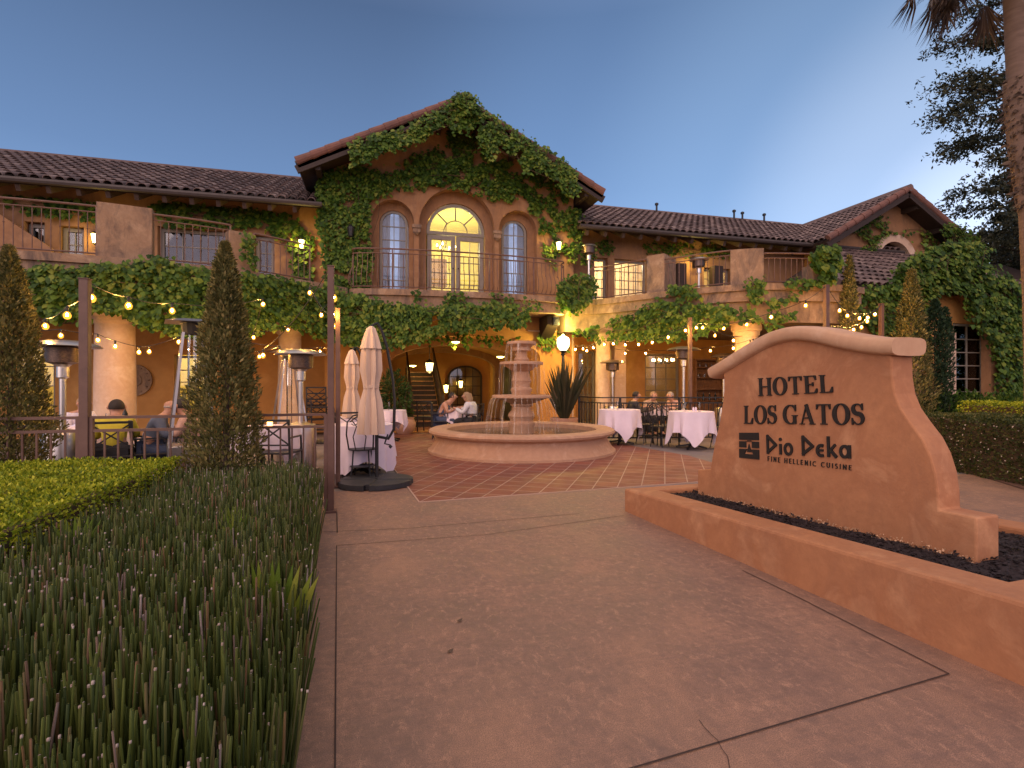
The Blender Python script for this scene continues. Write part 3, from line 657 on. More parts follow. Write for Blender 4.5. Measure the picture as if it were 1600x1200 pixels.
niche = [(nx0, .02), (nx1, .02), (nx1, nzt-1.2), ((nx0+nx1)/2+.35, nzt-.22), ((nx0+nx1)/2-.05, nzt), (nx0, nzt-.25)]
a = MB(); wl = PY(1385, 440, YR); crown = [PY(x, y, YR) for x, y in ((1405, 446), (1440, 420), (1470, 400), (1515, 402), (1560, 442), (1600, 462), (1660, 480))]
a.plate([[(wl.x-1.2, 0), (24, 0), (24, 3.6)]+[(p.x, p.z-.1) for p in reversed(crown)]+[(wl.x, 4.0), (wl.x-1.2, 4.0)], niche], fr_y(YR), .26)
a.build('wall', M['stucco'], H, True)
wx0, wx1 = PY(1487, 0, YR+.3).x, PY(1536, 0, YR+.3).x
a = MB(); wz1 = PY(1510, 506, YR+.3).z
a.plate([rect(nx0-.3, nx1+.6, 0, nzt+.3), rect(wx0, wx1, .7, wz1)], fr_y(YR+.265), .12); a.build('niche_wall', M['ochre'], H, True)
window(wx0+.01, wx1-.01, .7, wz1-.01, YR+.29, 2, 6, False, .06)
room(wx0-1, wx1+1.5, YR+.42, YR+3, .3, 3.6, 'room'); point_light('point_light', ((wx0+wx1)/2+.6, YR+2.4, 2.6), 16, (1, .62, .25), .15)
a = MB(); a.prism([(wx0-.4, YR+.12), (wx0-.06, YR+.12), (wx0-.06, YR+.262), (wx0-.4, YR+.262)], 0.02, [2.55, 2.95, 2.95, 2.55]); a.build('buttress', M['column'], H, True, bevel=.02)
# roof vents
for px, py0, h in ((1026, 336, .45), (1147, 346, .5), (1160, 346, .42), (1194, 350, .45)):
    p = PY(px, py0, 19.3); t = MB(); h *= .62; t.tube([(p.x, p.y, 8.3), (p.x, p.y, 8.5+h)], .04, 8); t.lathe([(.075, 0), (.075, .07), (.02, .1)], (p.x, p.y, 8.46+h), 8); t.build('roof_vent', M['black'], H, True)
t = MB(); p0 = PY(895, 510, 15.3); t.tube([(p0.x, 15.3, 0), (p0.x, 15.3, 3.0)], .03, 6); p1 = PY(825, 502, 15.3); t.tube([(p0.x, 15.3, 3.0), (p1.x, 15.3, 3.02)], .02, 6); t.build('conduit', M['column'], H, True)
# ------------------------------------------------------------------ planter and sign
D0 = Vector((-.065, 1, 0)).normalized(); DX = Vector((D0.y, -D0.x, 0))
def pl_base(s): return Vector((2.68, 5.29, 0)) - D0*s          # s runs from the far corner towards the viewer
def ztop(s): return .247+.0395*s
LP = 3.95; WP = 1.95; TH = .3
pa_ = MB()
def pwall(a, b, z0a, z1a, z0b, z1b, th_dir, th):
    n = th_dir*th; vs = [a+V((0,0,z0a)), b+V((0,0,z0b)), b+n+V((0,0,z0b)), a+n+V((0,0,z0a)), a+V((0,0,z1a)), b+V((0,0,z1b)), b+n+V((0,0,z1b)), a+n+V((0,0,z1a))]
    pa_.add(vs, [(0,3,2,1),(4,5,6,7),(0,1,5,4),(1,2,6,5),(2,3,7,6),(3,0,4,7)])
o2 = [pl_base(0), pl_base(LP), pl_base(LP)+DX*WP, pl_base(0)+DX*WP]; i2 = [pl_base(.22)+DX*TH, pl_base(LP-.62)+DX*TH, pl_base(LP-.62)+DX*(WP-.25), pl_base(.22)+DX*(WP-.25)]
sz = lambda p: ztop((Vector((2.68, 5.29, 0))-p).dot(D0))
vs = []
for p in o2: vs.append((p.x, p.y, 0))
for p in o2: vs.append((p.x, p.y, sz(p)))
for p in i2: vs.append((p.x, p.y, sz(p)-.004))
for p in i2: vs.append((p.x, p.y, .02))
fs = []
for i in range(4):
    j = (i+1) % 4; fs += [(i, j, 4+j, 4+i), (4+i, 4+j, 8+j, 8+i), (8+i, 8+j, 12+j, 12+i)]
PT = thing('planter', 'long low terracotta stucco planter filled with dark mulch round the hotel sign', 'planter', tuple((pl_base(LP/2)+DX*WP/2)))
mb = MB(); mb.add(vs, fs); mb.build('planter_wall', M['sign'], PT, True, bevel=.022)
mv = []; mf = []; nx_, ny_ = 36, 90
for j in range(ny_+1):
    for i in range(nx_+1):
        s = .21+(LP-.62-.20)*j/ny_; p = pl_base(s)+DX*(TH-.01+(WP-.54)*i/nx_); mv.append((p.x, p.y, ztop(s)-.062+.016*nz((p.x*9, p.y*9, 0))+random.uniform(-.009, .009)))
mf = [(j*(nx_+1)+i, j*(nx_+1)+i+1, (j+1)*(nx_+1)+i+1, (j+1)*(nx_+1)+i) for j in range(ny_) for i in range(nx_)]
mb = MB(); mb.add(mv, mf); mb.build('mulch_bed', M['mulch'], PT, True)
n = 7000; ss = rng.uniform(.22, LP-.64, n); uu = rng.uniform(TH, WP-.26, n); B0 = np.array([2.68, 5.29, 0]); P = B0 - np.outer(ss, D0) + np.outer(uu, DX); P[:, 2] = .247+.0395*ss-.05+rng.uniform(-.01, .012, n)
T = rdir(n); T[:, 2] *= .2; chips = leaf_obj('mulch_chips', P, T, rdir(n)+np.array([0, 0, 1]), rng.uniform(.018, .05, n), .5, M['mulch'], PT, True, False); chips['kind'] = 'stuff'
SA = 3.75; SD = D0
def sp(x, y): return PC(x, y, [(SA+.065*2, -2), (SA-.065*9, 9)])[0]
S0 = sp(1090, 768)
def suv(p): return ((S0-p).dot(D0), p.z)
def srect(x, y): return suv(sp(x, y))
def sfr(u, v, w): p = S0 - D0*u + DX*w; return (p.x, p.y, v)
SG = thing('hotel_sign', 'curved terracotta monument sign lettered HOTEL LOS GATOS in dark raised letters', 'sign', (S0.x-D0.x*1.3+DX.x*.1, S0.y-D0.y*1.3, .2))
left = [(1090, 768), (1090, 734), (1110, 733), (1112, 718), (1117, 690), (1124, 660), (1129, 630), (1131, 610), (1131, 592), (1129, 578)]
top_ = [(1129, 578), (1150, 566), (1180, 550), (1205, 537), (1230, 530), (1250, 528), (1275, 530), (1310, 537), (1340, 545), (1365, 550), (1393, 556)]
right = [(1393, 556), (1394, 590), (1398, 615), (1407, 638), (1422, 660), (1440, 684), (1453, 710), (1462, 740), (1466, 770), (1467, 797), (1526, 809), (1526, 885)]
out_ = [srect(x, y) for x, y in left+top_[1:]+right[1:]]
out_ = [(out_[0][0], .12)]+out_[1:-1]+[(out_[-1][0], .2)]
TS = .215
mb = MB(); mb.plate([out_], sfr, TS); mb.build('sign_body', M['sign'], SG, True, bevel=.012)
# coping: a rounded bar swept along the top
cl_ = [(1114, 583), (1135, 571), (1165, 552), (1195, 535), (1220, 525), (1248, 521), (1280, 524), (1315, 532), (1350, 538), (1380, 541), (1404, 541)]
path = smooth_curve([srect(x, y) for x, y in cl_], 5)
mb = MB(); ringv = []; nn = 16
for i, (u, v) in enumerate(path):
    a_ = path[max(i-1, 0)]; b_ = path[min(i+1, len(path)-1)]; t = Vector((b_[0]-a_[0], b_[1]-a_[1])).normalized(); nrm = Vector((-t.y, t.x))
    if nrm.y < 0: nrm = -nrm
    for k in range(nn):
        th = 2*math.pi*k/nn; c_, s_ = math.cos(th), math.sin(th); w_ = TS/2+(TS/2+.065)*math.copysign(abs(c_)**.45, c_); h_ = .066*math.copysign(abs(s_)**.6, s_)
        ringv.append(sfr(u+nrm.x*h_, v+nrm.y*h_, w_))
m_ = len(path); mb.add(ringv, [(i*nn+k, i*nn+(k+1) % nn, (i+1)*nn+(k+1) % nn, (i+1)*nn+k) for i in range(m_-1) for k in range(nn)]+[tuple(range(nn-1, -1, -1)), tuple((m_-1)*nn+k for k in range(nn))])
mb.build('coping', M['cap'], SG, True, True, bevel=0)
n = 900; uu = rng.uniform(.02, out_[-1][0]-.02, n); zb = .247+.0395*(uu+.2)-.055+np.abs(rng.normal(0, .016, n))+.012*np.array([nz((q_*6, 0, 0)) for q_ in uu]); P = np.array(S0)[None]-np.outer(uu, D0)-np.outer(rng.uniform(.001, .007, n), DX); P[:, 2] = zb
M['crumb'] = plain('crumbled_plaster', (.62,.42,.27), (.50,.29,.16), rough=.95, scale=40); o = leaf_obj('crumbled_plaster', P, rdir(n), rdir(n)-np.array(DX), rng.uniform(.006, .022, n), .7, M['crumb'], SG, True, False); o['kind'] = 'stuff'
# lettering: every glyph drawn as strokes in a unit box, then stood off the face
def stroke(pts, ws):
    """outline pieces (quads) of a stroke whose width changes along it"""
    o = []; n = len(pts); Lr = []
    for i, p in enumerate(pts):
        a, b_ = pts[max(i-1, 0)], pts[min(i+1, n-1)]; t = Vector((b_[0]-a[0], b_[1]-a[1])); t = t.normalized() if t.length else Vector((1, 0)); w_ = ws[i] if hasattr(ws, '__len__') else ws
        Lr.append(((p[0]-t.y*w_/2, p[1]+t.x*w_/2), (p[0]+t.y*w_/2, p[1]-t.x*w_/2)))
    return [Lr[0][0], Lr[0][1], Lr[1][1], Lr[1][0]] if n == 2 else ([a for a, b_ in Lr]+[b_ for a, b_ in reversed(Lr)])
def oval(cx, cy, rx, ry, a0, a1, n=18): return [(cx+rx*math.cos(R(a0+(a1-a0)*i/n)), cy+ry*math.sin(R(a0+(a1-a0)*i/n))) for i in range(n+1)]
K, h_ = .17, .055      # thick stem, hairline
def stem(x, w_=K): return [rect(x-w_/2, x+w_/2, 0, 1), rect(x-w_/2-.07, x+w_/2+.07, 0, .05), rect(x-w_/2-.07, x+w_/2+.07, .95, 1)]
def rnd(cx, rx, a0, a1, n=26):
    pts = oval(cx, .5, rx-.06, .475, a0, a1, n); ws = [h_+(.20-h_)*abs(math.cos(R(a0+(a1-a0)*i/n)))**1.3 for i in range(n+1)]; return stroke(pts, ws)
SER = {
 'H': (.95, stem(.18)+stem(.77)+[rect(.2, .75, .48, .54)]),
 'O': (.92, [('ring', oval(.46, .5, .46, .52, 0, 340, 24), oval(.46, .5, .25, .46, 0, 340, 24))]),
 'T': (.86, [rect(.345, .515, 0, 1), rect(.25, .61, 0, .05), rect(.04, .82, .94, 1), [(.04, .95), (.04, .74), (.075, .74), (.14, .95)], [(.82, .95), (.82, .74), (.785, .74), (.72, .95)]]),
 'E': (.80, stem(.19)+[rect(.2, .7, .94, 1), rect(.2, .72, 0, .06), rect(.2, .56, .48, .54), [(.72, .95), (.72, .74), (.69, .74), (.6, .95)], [(.76, .05), (.76, .27), (.73, .27), (.62, .05)], [(.56, .40), (.56, .62), (.53, .62), (.48, .51), (.53, .40)]]),
 'L': (.76, stem(.19)+[rect(.2, .7, 0, .06), [(.72, .05), (.72, .32), (.69, .32), (.56, .05)]]),
 'S': (.66, [stroke(oval(.32, .745, .21, .22, 35, 270, 16)[:-1]+oval(.33, .275, .23, .245, 90, -150, 16), [.05+.02*i/6 for i in range(6)]+[.10, .12, .14, .15, .16, .17, .18, .185, .19, .195]+[.20, .20, .195, .19, .18, .17, .16, .14, .12, .10, .08, .07, .06, .06, .055, .05, .05]), [(.55, .68), (.585, .68), (.585, 1), (.55, 1), (.49, .86)], [(.06, .33), (.025, .33), (.025, 0), (.06, 0), (.12, .14)]]),
 'G': (.95, [rnd(.46, .46, 48, 318), rect(.62, .8, .02, .45), rect(.54, .9, .42, .47), [(.76, .66), (.80, .66), (.80, 1), (.76, 1), (.68, .84)]]),
 'A': (.94, [stroke([(.14, .02), (.455, 1.0)], .055), stroke([(.42, 1.0), (.76, .02)], .17), rect(.26, .64, .30, .355), rect(.02, .30, 0, .045), rect(.60, .94, 0, .045)]),
}
def ln(*p, w_=.13): return stroke(list(p), w_)
w1 = .15
SANS = {
 'D': (.86, [ln((.1, 0), (.1, 1.02), w_=w1), ln((.06, .98), (.78, .46), w_=w1), ln((.78, .52), (.04, .06), w_=w1)]),
 'i': (.3, [ln((.14, 0), (.14, .56), w_=w1), oval(.14, .80, .09, .09, 0, 340, 12)]),
 'o': (.68, [('ring', oval(.32, .30, .32, .34, 0, 340, 20), oval(.32, .30, .175, .19, 0, 340, 20))]),
 'e': (.60, [stroke(oval(.34, .30, .26, .26, 62, 298, 16), w1), ln((.1, .31), (.46, .31), w_=.12)]),
 'k': (.66, [ln((.1, 0), (.1, 1.02), w_=w1), ln((.14, .26), (.52, .62), w_=.13), ln((.22, .34), (.58, 0), w_=w1)]),
 'a': (.70, [('ring', oval(.30, .30, .30, .33, 0, 340, 20), oval(.30, .30, .16, .19, 0, 340, 20)), ln((.58, -.02), (.58, .62), w_=w1)]),
}
q = .115
CAPS = {
 'F': (.62, [ln((.1, 0), (.1, 1), w_=q), ln((.1, .93), (.52, .93), w_=q), ln((.1, .5), (.46, .5), w_=q)]),
 'I': (.3, [ln((.12, 0), (.12, 1), w_=q)]),
 'N': (.84, [ln((.1, 0), (.1, 1), w_=q), ln((.1, .96), (.66, .04), w_=q), ln((.66, 0), (.66, 1), w_=q)]),
 'E': (.64, [ln((.1, 0), (.1, 1), w_=q), ln((.1, .93), (.52, .93), w_=q), ln((.1, .5), (.46, .5), w_=q), ln((.1, .07), (.52, .07), w_=q)]),
 'H': (.84, [ln((.1, 0), (.1, 1), w_=q), ln((.66, 0), (.66, 1), w_=q), ln((.1, .5), (.66, .5), w_=q)]),
 'L': (.58, [ln((.1, 0), (.1, 1), w_=q), ln((.1, .07), (.5, .07), w_=q)]),
 'C': (.84, [stroke(oval(.44, .5, .38, .45, 48, 312, 16), q)]),
 'U': (.8, [stroke([(.1, 1), (.1, .4)]+oval(.37, .36, .27, .30, 180, 360, 10)+[(.64, .4), (.64, 1)], q)]),
 'S': (.6, [stroke(oval(.28, .73, .19, .21, 40, 270, 12)[:-1]+oval(.28, .28, .20, .22, 90, -140, 12), q)]),
}
M['letter'] = plain('letter_metal', (.009,.008,.008), (.014,.011,.01), rough=.7, scale=30)
def text(s, font, tl, bl, br, tr_, track=.0, name='letter', space=.42, th=.013):
    """sets a line of letters into the slanted box given by four photo corners on the sign's face"""
    A, B, Cc, Dd = [srect(*p) for p in (tl, bl, br, tr_)]
    tot = sum(space if c == ' ' else font[c][0]+track for c in s)-track; x = 0
    for c in s:
        if c == ' ': x += space; continue
        adv, parts = font[c]; mb = MB()
        def fr(px, py, w_):
            u = (x+px)/tot; lo = (B[0]+(Cc[0]-B[0])*u, B[1]+(Cc[1]-B[1])*u); hi = (A[0]+(Dd[0]-A[0])*u, A[1]+(Dd[1]-A[1])*u)
            return sfr(lo[0]+(hi[0]-lo[0])*py, lo[1]+(hi[1]-lo[1])*py, w_)
        for k, pc in enumerate(parts):
            e = -.0005*k
            loops = [pc[1], pc[2]] if pc[0] == 'ring' else [pc]
            mb.plate(loops, lambda a, b_, w_, e=e: fr(a, b_, -th+e if w_ == 0 else .004), 1)
        mb.build(name, M['letter'], SG, True); x += adv+track
text('HOTEL', SER, (1185, 591), (1186, 619), (1304, 613), (1302, 585), .07)
text('LOS GATOS', SER, (1163, 634), (1163, 662), (1353, 664), (1351, 630), .06, space=.40)
text('Dio Deka', SANS, (1198, 680), (1199, 709), (1332, 716), (1331, 683), .09, space=.5)
text('FINE HELLENIC CUISINE', CAPS, (1200, 712.5), (1200, 720.5), (1332, 735), (1332, 727), .34, space=.7, th=.008)
lg = [srect(*p) for p in ((1156, 676), (1156, 715), (1187, 718), (1186, 676))]
def lfr(a, b_, z): 
    lo = (lg[1][0]+(lg[2][0]-lg[1][0])*a, lg[1][1]+(lg[2][1]-lg[1][1])*a); hi = (lg[0][0]+(lg[3][0]-lg[0][0])*a, lg[0][1]+(lg[3][1]-lg[0][1])*a); return sfr(lo[0]+(hi[0]-lo[0])*b_, lo[1]+(hi[1]-lo[1])*b_, z)
mb = MB(); zz = lambda a, b_, w_: lfr(a, b_, -.010 if w_ == 0 else .004)
for pc in (rect(0, 1, .72, 1), rect(0, .36, .42, .66), rect(.66, 1, .42, .66), rect(0, 1, 0, .17), rect(0, .12, .17, .36), rect(.88, 1, .17, .36), [(.38, .66), (.64, .66), (.58, .70), (.44, .70)], [(.40, .25), (.62, .25), (.51, .56)], [(.12, .17), (.28, .17), (.40, .36), (.12, .36)], [(.88, .17), (.72, .17), (.62, .36), (.88, .36)]):
    mb.plate([pc], zz, 1)
mb.build('emblem', M['letter'], SG, True)
# ------------------------------------------------------------------ fountain
FC = (3.05, 10.75, 0)
FO = thing('fountain', 'three tiered round stone fountain with water running into a wide basin', 'fountain', FC)
mb = MB(); mb.lathe([(1.97, 0), (1.97, .05), (1.93, .07), (1.90, .1), (1.84, .2), (1.80, .28), (1.80, .33), (1.86, .36), (1.93, .38), (1.955, .42), (1.94, .46), (1.89, .48), (1.62, .48), (1.57, .45), (1.55, .1)], (0, 0, 0), 72); mb.build('basin', M['stone'], FO, False, True)
m = NT('fountain_water'); m.set((.10,.08,.055), .06, 0, IOR=1.33, Specular_IOR_Level=.6); m.bump(m.noise(14, 4, sc=(1, 1, 1)), .35, .02); M['water'] = m.m
mb = MB(); mb.lathe([(1.56, .36), (0.01, .361)], (0, 0, 0), 48); mb.build('water', M['water'], FO, False, True)
def ped(prof, name): mb = MB(); mb.lathe(prof, (0, 0, 0), 32); mb.build(name, M['stone'], FO, False, True)
ped([(.27, .1), (.27, .5), (.29, .53), (.29, .58), (.24, .62), (.25, .66), (.29, .72), (.27, .78), (.22, .84), (.205, .92), (.24, .95), (.24, .98), (.2, 1.0)], 'pedestal')
def bowl(z, r, name): ped([(.14, z-.17), (.2, z-.165), (r*.62, z-.10), (r*.9, z-.035), (r, z-.03), (r*1.015, z), (r, z+.025), (r*.94, z+.03), (r*.9, z), (.1, z-.03)], name)
bowl(1.14, .625, 'lower_bowl')
ped([(.2, 1.08), (.2, 1.22), (.23, 1.26), (.23, 1.3), (.18, 1.34), (.19, 1.42), (.22, 1.47), (.18, 1.56), (.16, 1.66), (.19, 1.69), (.15, 1.74)], 'middle_column')
bowl(1.84, .46, 'middle_bowl')
ped([(.14, 1.78), (.15, 1.88), (.17, 1.92), (.12, 1.98), (.12, 2.1), (.15, 2.14), (.1, 2.18)], 'upper_column')
bowl(2.27, .31, 'upper_bowl')
m = NT('falling_water'); m.t.nodes.remove(m.p); tr = m.n('ShaderNodeBsdfTransparent'); tr.inputs[0].default_value = (.97, .97, .97, 1); gl = m.n('ShaderNodeBsdfPrincipled'); gl.inputs['Base Color'].default_value = (.75,.66,.58,1); gl.inputs['Roughness'].default_value = .15
mx = m.n('ShaderNodeMixShader'); m.l(m.ramp(m.noise(30, 4, sc=(1, 1, .08)), [(.42, .02), (.68, .28)]), mx.inputs[0]); m.l(tr.outputs[0], mx.inputs[1]); m.l(gl.outputs[0], mx.inputs[2]); m.l(mx.outputs[0], m.out.inputs[0]); M['fall'] = m.m
def falls(r, z0, z1, n, name, out_=.05):
    mb = MB()
    for k in range(n):
        if random.random() < .4: continue
        t = 2*math.pi*k/n+random.uniform(-.06, .06); wd = random.choice((.004, .006, .01, .02, .03)); d = Vector((math.cos(t), math.sin(t), 0)); s = Vector((-d.y, d.x, 0)); pts = []
        for i in range(7):
            f = i/6; p = d*(r+out_*math.sqrt(f)); p.z = z0+(z1-z0)*f; wq = wd*(1-.5*f); pts += [p-s*wq+d*.004, p+s*wq+d*.004, p+s*wq-d*.004, p-s*wq-d*.004]
        mb.add(pts, [(i*4+j, i*4+(j+1) % 4, i*4+4+(j+1) % 4, i*4+4+j) for i in range(6) for j in range(4)])
    mb.build(name, M['fall'], FO, False)
falls(.63, 1.12, .37, 42, 'falling_water', .16); falls(.465, 1.82, 1.17, 40, 'falling_water', .04); falls(.315, 2.25, 1.87, 30, 'falling_water', .03)
# ------------------------------------------------------------------ reed bed
M['reed'] = leafmat('reed_stem', [(0, (.026,.042,.010)), (.4, (.054,.078,.016)), (.74, (.092,.115,.022)), (.90, (.11,.11,.042)), (.96, (.17,.095,.045)), (.99, (.20,.15,.13)), (1, (.28,.23,.21))], .5, 0, .6, .12)
M['reedtip'] = plain('dry_reed_tip', (.42,.36,.33), (.26,.18,.14), rough=.8, scale=60)
def reeds(name, pts, hgt, mat_, r=(.0028, .0047), seed=1, tips=.12):
    rg = np.random.default_rng(seed); n = len(pts); k = 5; zs = np.array([0, .45, .8, 1.0])
    lean = rg.normal(0, .04, (n, 2)); lean[:, 0] += np.clip(1-(-.135-.07*pts[:, 1]-pts[:, 0])/.12, 0, 1)*rg.uniform(-.03, .16, n); bend = rg.normal(0, .008, (n, 2)); rad = rg.uniform(*r, n); Vv = np.zeros((n, 4, k, 3))
    for i, z in enumerate(zs):
        c = pts[:, :2]+lean*(hgt*z)[:, None]+bend*(z**3)
        rr = rad*(1 if z < .9 else .8)
        for j in range(k):
            t = 2*math.pi*j/k; Vv[:, i, j, 0] = c[:, 0]+rr*math.cos(t); Vv[:, i, j, 1] = c[:, 1]+rr*math.sin(t); Vv[:, i, j, 2] = .01+hgt*z
    b = np.arange(n)*4*k; F4 = []; mi = []
    tip = rg.random(n) < tips
    for i in range(3):
        for j in range(k): F4.append(np.stack([b+i*k+j, b+i*k+(j+1) % k, b+(i+1)*k+(j+1) % k, b+(i+1)*k+j], 1)); mi.append(np.zeros(n, int))
    F4.append(np.stack([b+15, b+16, b+17, b+18], 1)); mi.append(tip.astype(int)); F4.append(np.stack([b+15, b+18, b+19, b+19], 1)[:, :4]); mi.append(tip.astype(int))
    F4 = F4[:-1]; mi = mi[:-1]
    # pale broken sheaths near the top of some stems
    Fa = np.concatenate(F4); Ma = np.concatenate(mi); me = bpy.data.meshes.new(name); VV = Vv.reshape(-1, 3)
    q_ = np.where(rg.random(n) < tips*.55)[0]; top = Vv[q_, 3].mean(1); tv = []; tf = []
    for a, p in enumerate(top):
        s = rad[q_[a]]*.72; h = rg.uniform(.002, .006); 
        tv += [(p[0]-s, p[1]-s, p[2]-h), (p[0]+s, p[1]-s, p[2]-h), (p[0]+s, p[1]+s, p[2]-h), (p[0]-s, p[1]+s, p[2]-h), (p[0]-s, p[1]-s, p[2]+.003), (p[0]+s, p[1]-s, p[2]+.003), (p[0]+s, p[1]+s, p[2]+.003), (p[0]-s, p[1]+s, p[2]+.003)]
    nb = len(VV); fb = np.array([(4,5,6,7),(0,1,5,4),(1,2,6,5),(2,3,7,6),(3,0,4,7)])
    if len(q_):
        TF = (np.arange(len(q_))[:, None, None]*8+fb[None]).reshape(-1, 4)+nb; VV = np.concatenate([VV, np.array(tv)]); Fa = np.concatenate([Fa, TF]); Ma = np.concatenate([Ma, np.ones(len(TF), int)])
    me.vertices.add(len(VV)); me.vertices.foreach_set('co', VV.astype(np.float32).ravel()); me.loops.add(len(Fa)*4); me.loops.foreach_set('vertex_index', Fa.astype(np.int32).ravel())
    me.polygons.add(len(Fa)); me.polygons.foreach_set('loop_start', np.arange(len(Fa), dtype=np.int32)*4); me.polygons.foreach_set('material_index', Ma.astype(np.int32)); me.update(calc_edges=True); me.validate()
    return link(name, me, [mat_, M['reedtip']])
n = 70000; X = rng.uniform(-4.6, -.1, n); Y = rng.uniform(.75, 5.9, n)
keep = (X < -.135-.07*Y) & (X > -.566*Y-.75) & ~((X < -1.74) & (Y > 2.85))
X, Y = X[keep], Y[keep]; hg = rng.uniform(.36, .64, len(X))+.05*np.array([nz((x*1.3, y*1.3, 0)) for x, y in zip(X, Y)]); edge = np.clip((-.17-.07*Y-X)/.16, 0, 1); hg *= .8+.2*edge
hg *= np.where(Y < 1.6, .9, 1)
print('reeds', len(X))
rb = reeds('horsetail_reeds', np.stack([X, Y], 1), hg, M['reed']); tag(rb, 'dense dark green horsetail reeds with pale broken tips filling the bed beside the walk', 'reeds', kind='stuff')
# young fan palm leaves coming up in the reeds
def fan_leaf(x, y, z, d, size, n_, spread, label, tilt=.3, rz=0):
    P, T, Nn, S_ = [], [], [], []
    for k in range(n_):
        a = R(-spread/2+spread*k/(n_-1)); T.append((math.sin(a)*math.cos(rz), math.sin(a)*math.sin(rz), math.cos(a)+tilt*.2)); Nn.append((math.sin(rz)+.15*(-1)**k, -math.cos(rz), .3)); P.append((x, y, z)); S_.append(size*(.8+.2*math.cos(a)))
    o = leaf_obj('palm_leaf', P, np.array(T), np.array(Nn), np.array(S_), .19, M['frond'], lobed=True)
    return tag(o, label, 'leaf', 'young palm leaves in the reeds')
p = PZ(372, 860, .42); fan_leaf(p.x, p.y, .40, 0, .24, 10, 85, 'broad bright green palm leaf spread flat among the reeds near the walk', 0, .4)
p = PZ(412, 960, .40); fan_leaf(p.x, p.y, .12, 0, .5, 11, 60, 'tall green palm leaf at the edge of the reeds nearest the walk', .6, -.3)
p = PZ(362, 820, .50); fan_leaf(p.x, p.y, .42, 0, .20, 7, 40, 'small yellow green palm leaf upright in the middle of the reeds', .6, .1)
p = PZ(118, 850, .52); fan_leaf(p.x, p.y, .42, 0, .25, 8, 55, 'thin spiky palm leaf beside the bright clipped hedge', .6, .2)
p = PZ(325, 740, .50); fan_leaf(p.x, p.y, .42, 0, .24, 5, 18, 'narrow yellow palm leaf at the far end of the reeds', .6, .2)
for px, py, lb in ((462, 1020, 'orange fallen leaf lying by the reeds on the walk edge'), (700, 1018, 'dry brown leaf lying alone in the middle of the walk'), (715, 970, 'small dark leaf on the walk above the brown one')):
    p = PZ(px, py, .012); o = leaf_obj('fallen_leaf', [p], np.array([[.6, .5, .1]]), np.array([[.1, 0, 1.]]), np.array([.045]), .6, M['drypalm']); tag(o, lb, 'leaf')
# ------------------------------------------------------------------ hedges
def hedge(name, lab, x0, x1, y0, y1, z0, z1, n, mat_, leaf=.028, rz=0, amp=.03, core=True):
    c = Vector(((x0+x1)/2, (y0+y1)/2, 0)); lx, ly, lz = (x1-x0), (y1-y0), (z1-z0)
    T_ = thing(name, lab, 'hedge', (c.x, c.y, z0), rz)
    ar = np.array([lx*ly*1.3, lx*lz, lx*lz, ly*lz, ly*lz]); f = rng.choice(5, n, p=ar/ar.sum()); u = rng.uniform(-.5, .5, n); v = rng.uniform(-.5, .5, n); w_ = rng.random(n)
    P = np.zeros((n, 3)); Nn = np.zeros((n, 3))
    for k, (nn_, g) in enumerate((((0, 0, 1), lambda: np.stack([u*lx, v*ly, u*0+lz], 1)), ((0, -1, 0), lambda: np.stack([u*lx, u*0-ly/2, w_*lz], 1)), ((0, 1, 0), lambda: np.stack([u*lx, u*0+ly/2, w_*lz], 1)), ((-1, 0, 0), lambda: np.stack([u*0-lx/2, v*ly, w_*lz], 1)), ((1, 0, 0), lambda: np.stack([u*0+lx/2, v*ly, w_*lz], 1)))):
        s = f == k; P[s] = g()[s]; Nn[s] = nn_
    rr = .07; # round the shoulders
    lump = np.array([nz(p, 3.5) + .6*nz(p, 9, 3) for p in P]); P += Nn*(amp*lump-np.abs(rng.normal(0, amp*.9, n)))[:, None]
    T = rdir(n)*.9+Nn*.8+np.array([0, 0, .35]); Nr = rdir(n)+Nn*.6
    leaf_obj('foliage', P, T, Nr, rng.uniform(.7, 1.3, n)*leaf, .62, mat_, T_, False, False)
    if core: mb = MB(); e = .07; mb.box((-lx/2+e, -ly/2+e, 0), (lx/2-e, ly/2-e, lz-e)); mb.build('twigs', M['vine'], T_, False)
    return T_
hedge('boxwood_hedge', 'bright yellow green clipped boxwood hedge between the reeds and the patio fence', -6.0, -1.80, 2.95, 5.78, 0, .69, 95000, M['box'], .026, amp=.03)
# right hand hedges
pA, pB = PZ(1492, 738), PZ(1610, 764); ang = math.atan2(pB.y-pA.y, pB.x-pA.x)
mid = (pA+pB)/2; dirv = (pA-pB).normalized(); nv = Vector((-dirv.y, dirv.x, 0)); nv = nv if nv.x > 0 else -nv
c = mid - dirv*1.2 + nv*.75
hedge('reed_hedge', 'dark clipped hedge dotted with pale flowers beyond the side path', c.x-2.9, c.x+2.9, c.y-.7, c.y+.7, 0, .88, 42000, M['boxdark'], .04, math.atan2(dirv.y, dirv.x), .04)
c2 = c+nv*1.75+dirv*.9
hedge('boxwood_hedge', 'light green clipped hedge behind the dark flower dotted one', c2.x-3.4, c2.x+3.4, c2.y-.7, c2.y+.7, 0, 1.04, 36000, M['box'], .04, math.atan2(dirv.y, dirv.x), .03)
n = 240; f = rng.uniform(-2.8, 2.8, n); zf = rng.uniform(.1, .85, n); base = np.array([c.x, c.y, 0]); P = base+np.outer(f, dirv)-np.outer(np.full(n, .74), nv); P[:, 2] = zf
M['petal'] = plain('pale_petal', (.55,.45,.36), (.42,.30,.22), rough=.8)
o = leaf_obj('hedge_flowers', P, rdir(n), rdir(n), np.full(n, .024), .8, M['petal'], lobed=False); tag(o, 'tiny pale flowers scattered over the dark hedge face', 'flowers', kind='stuff')
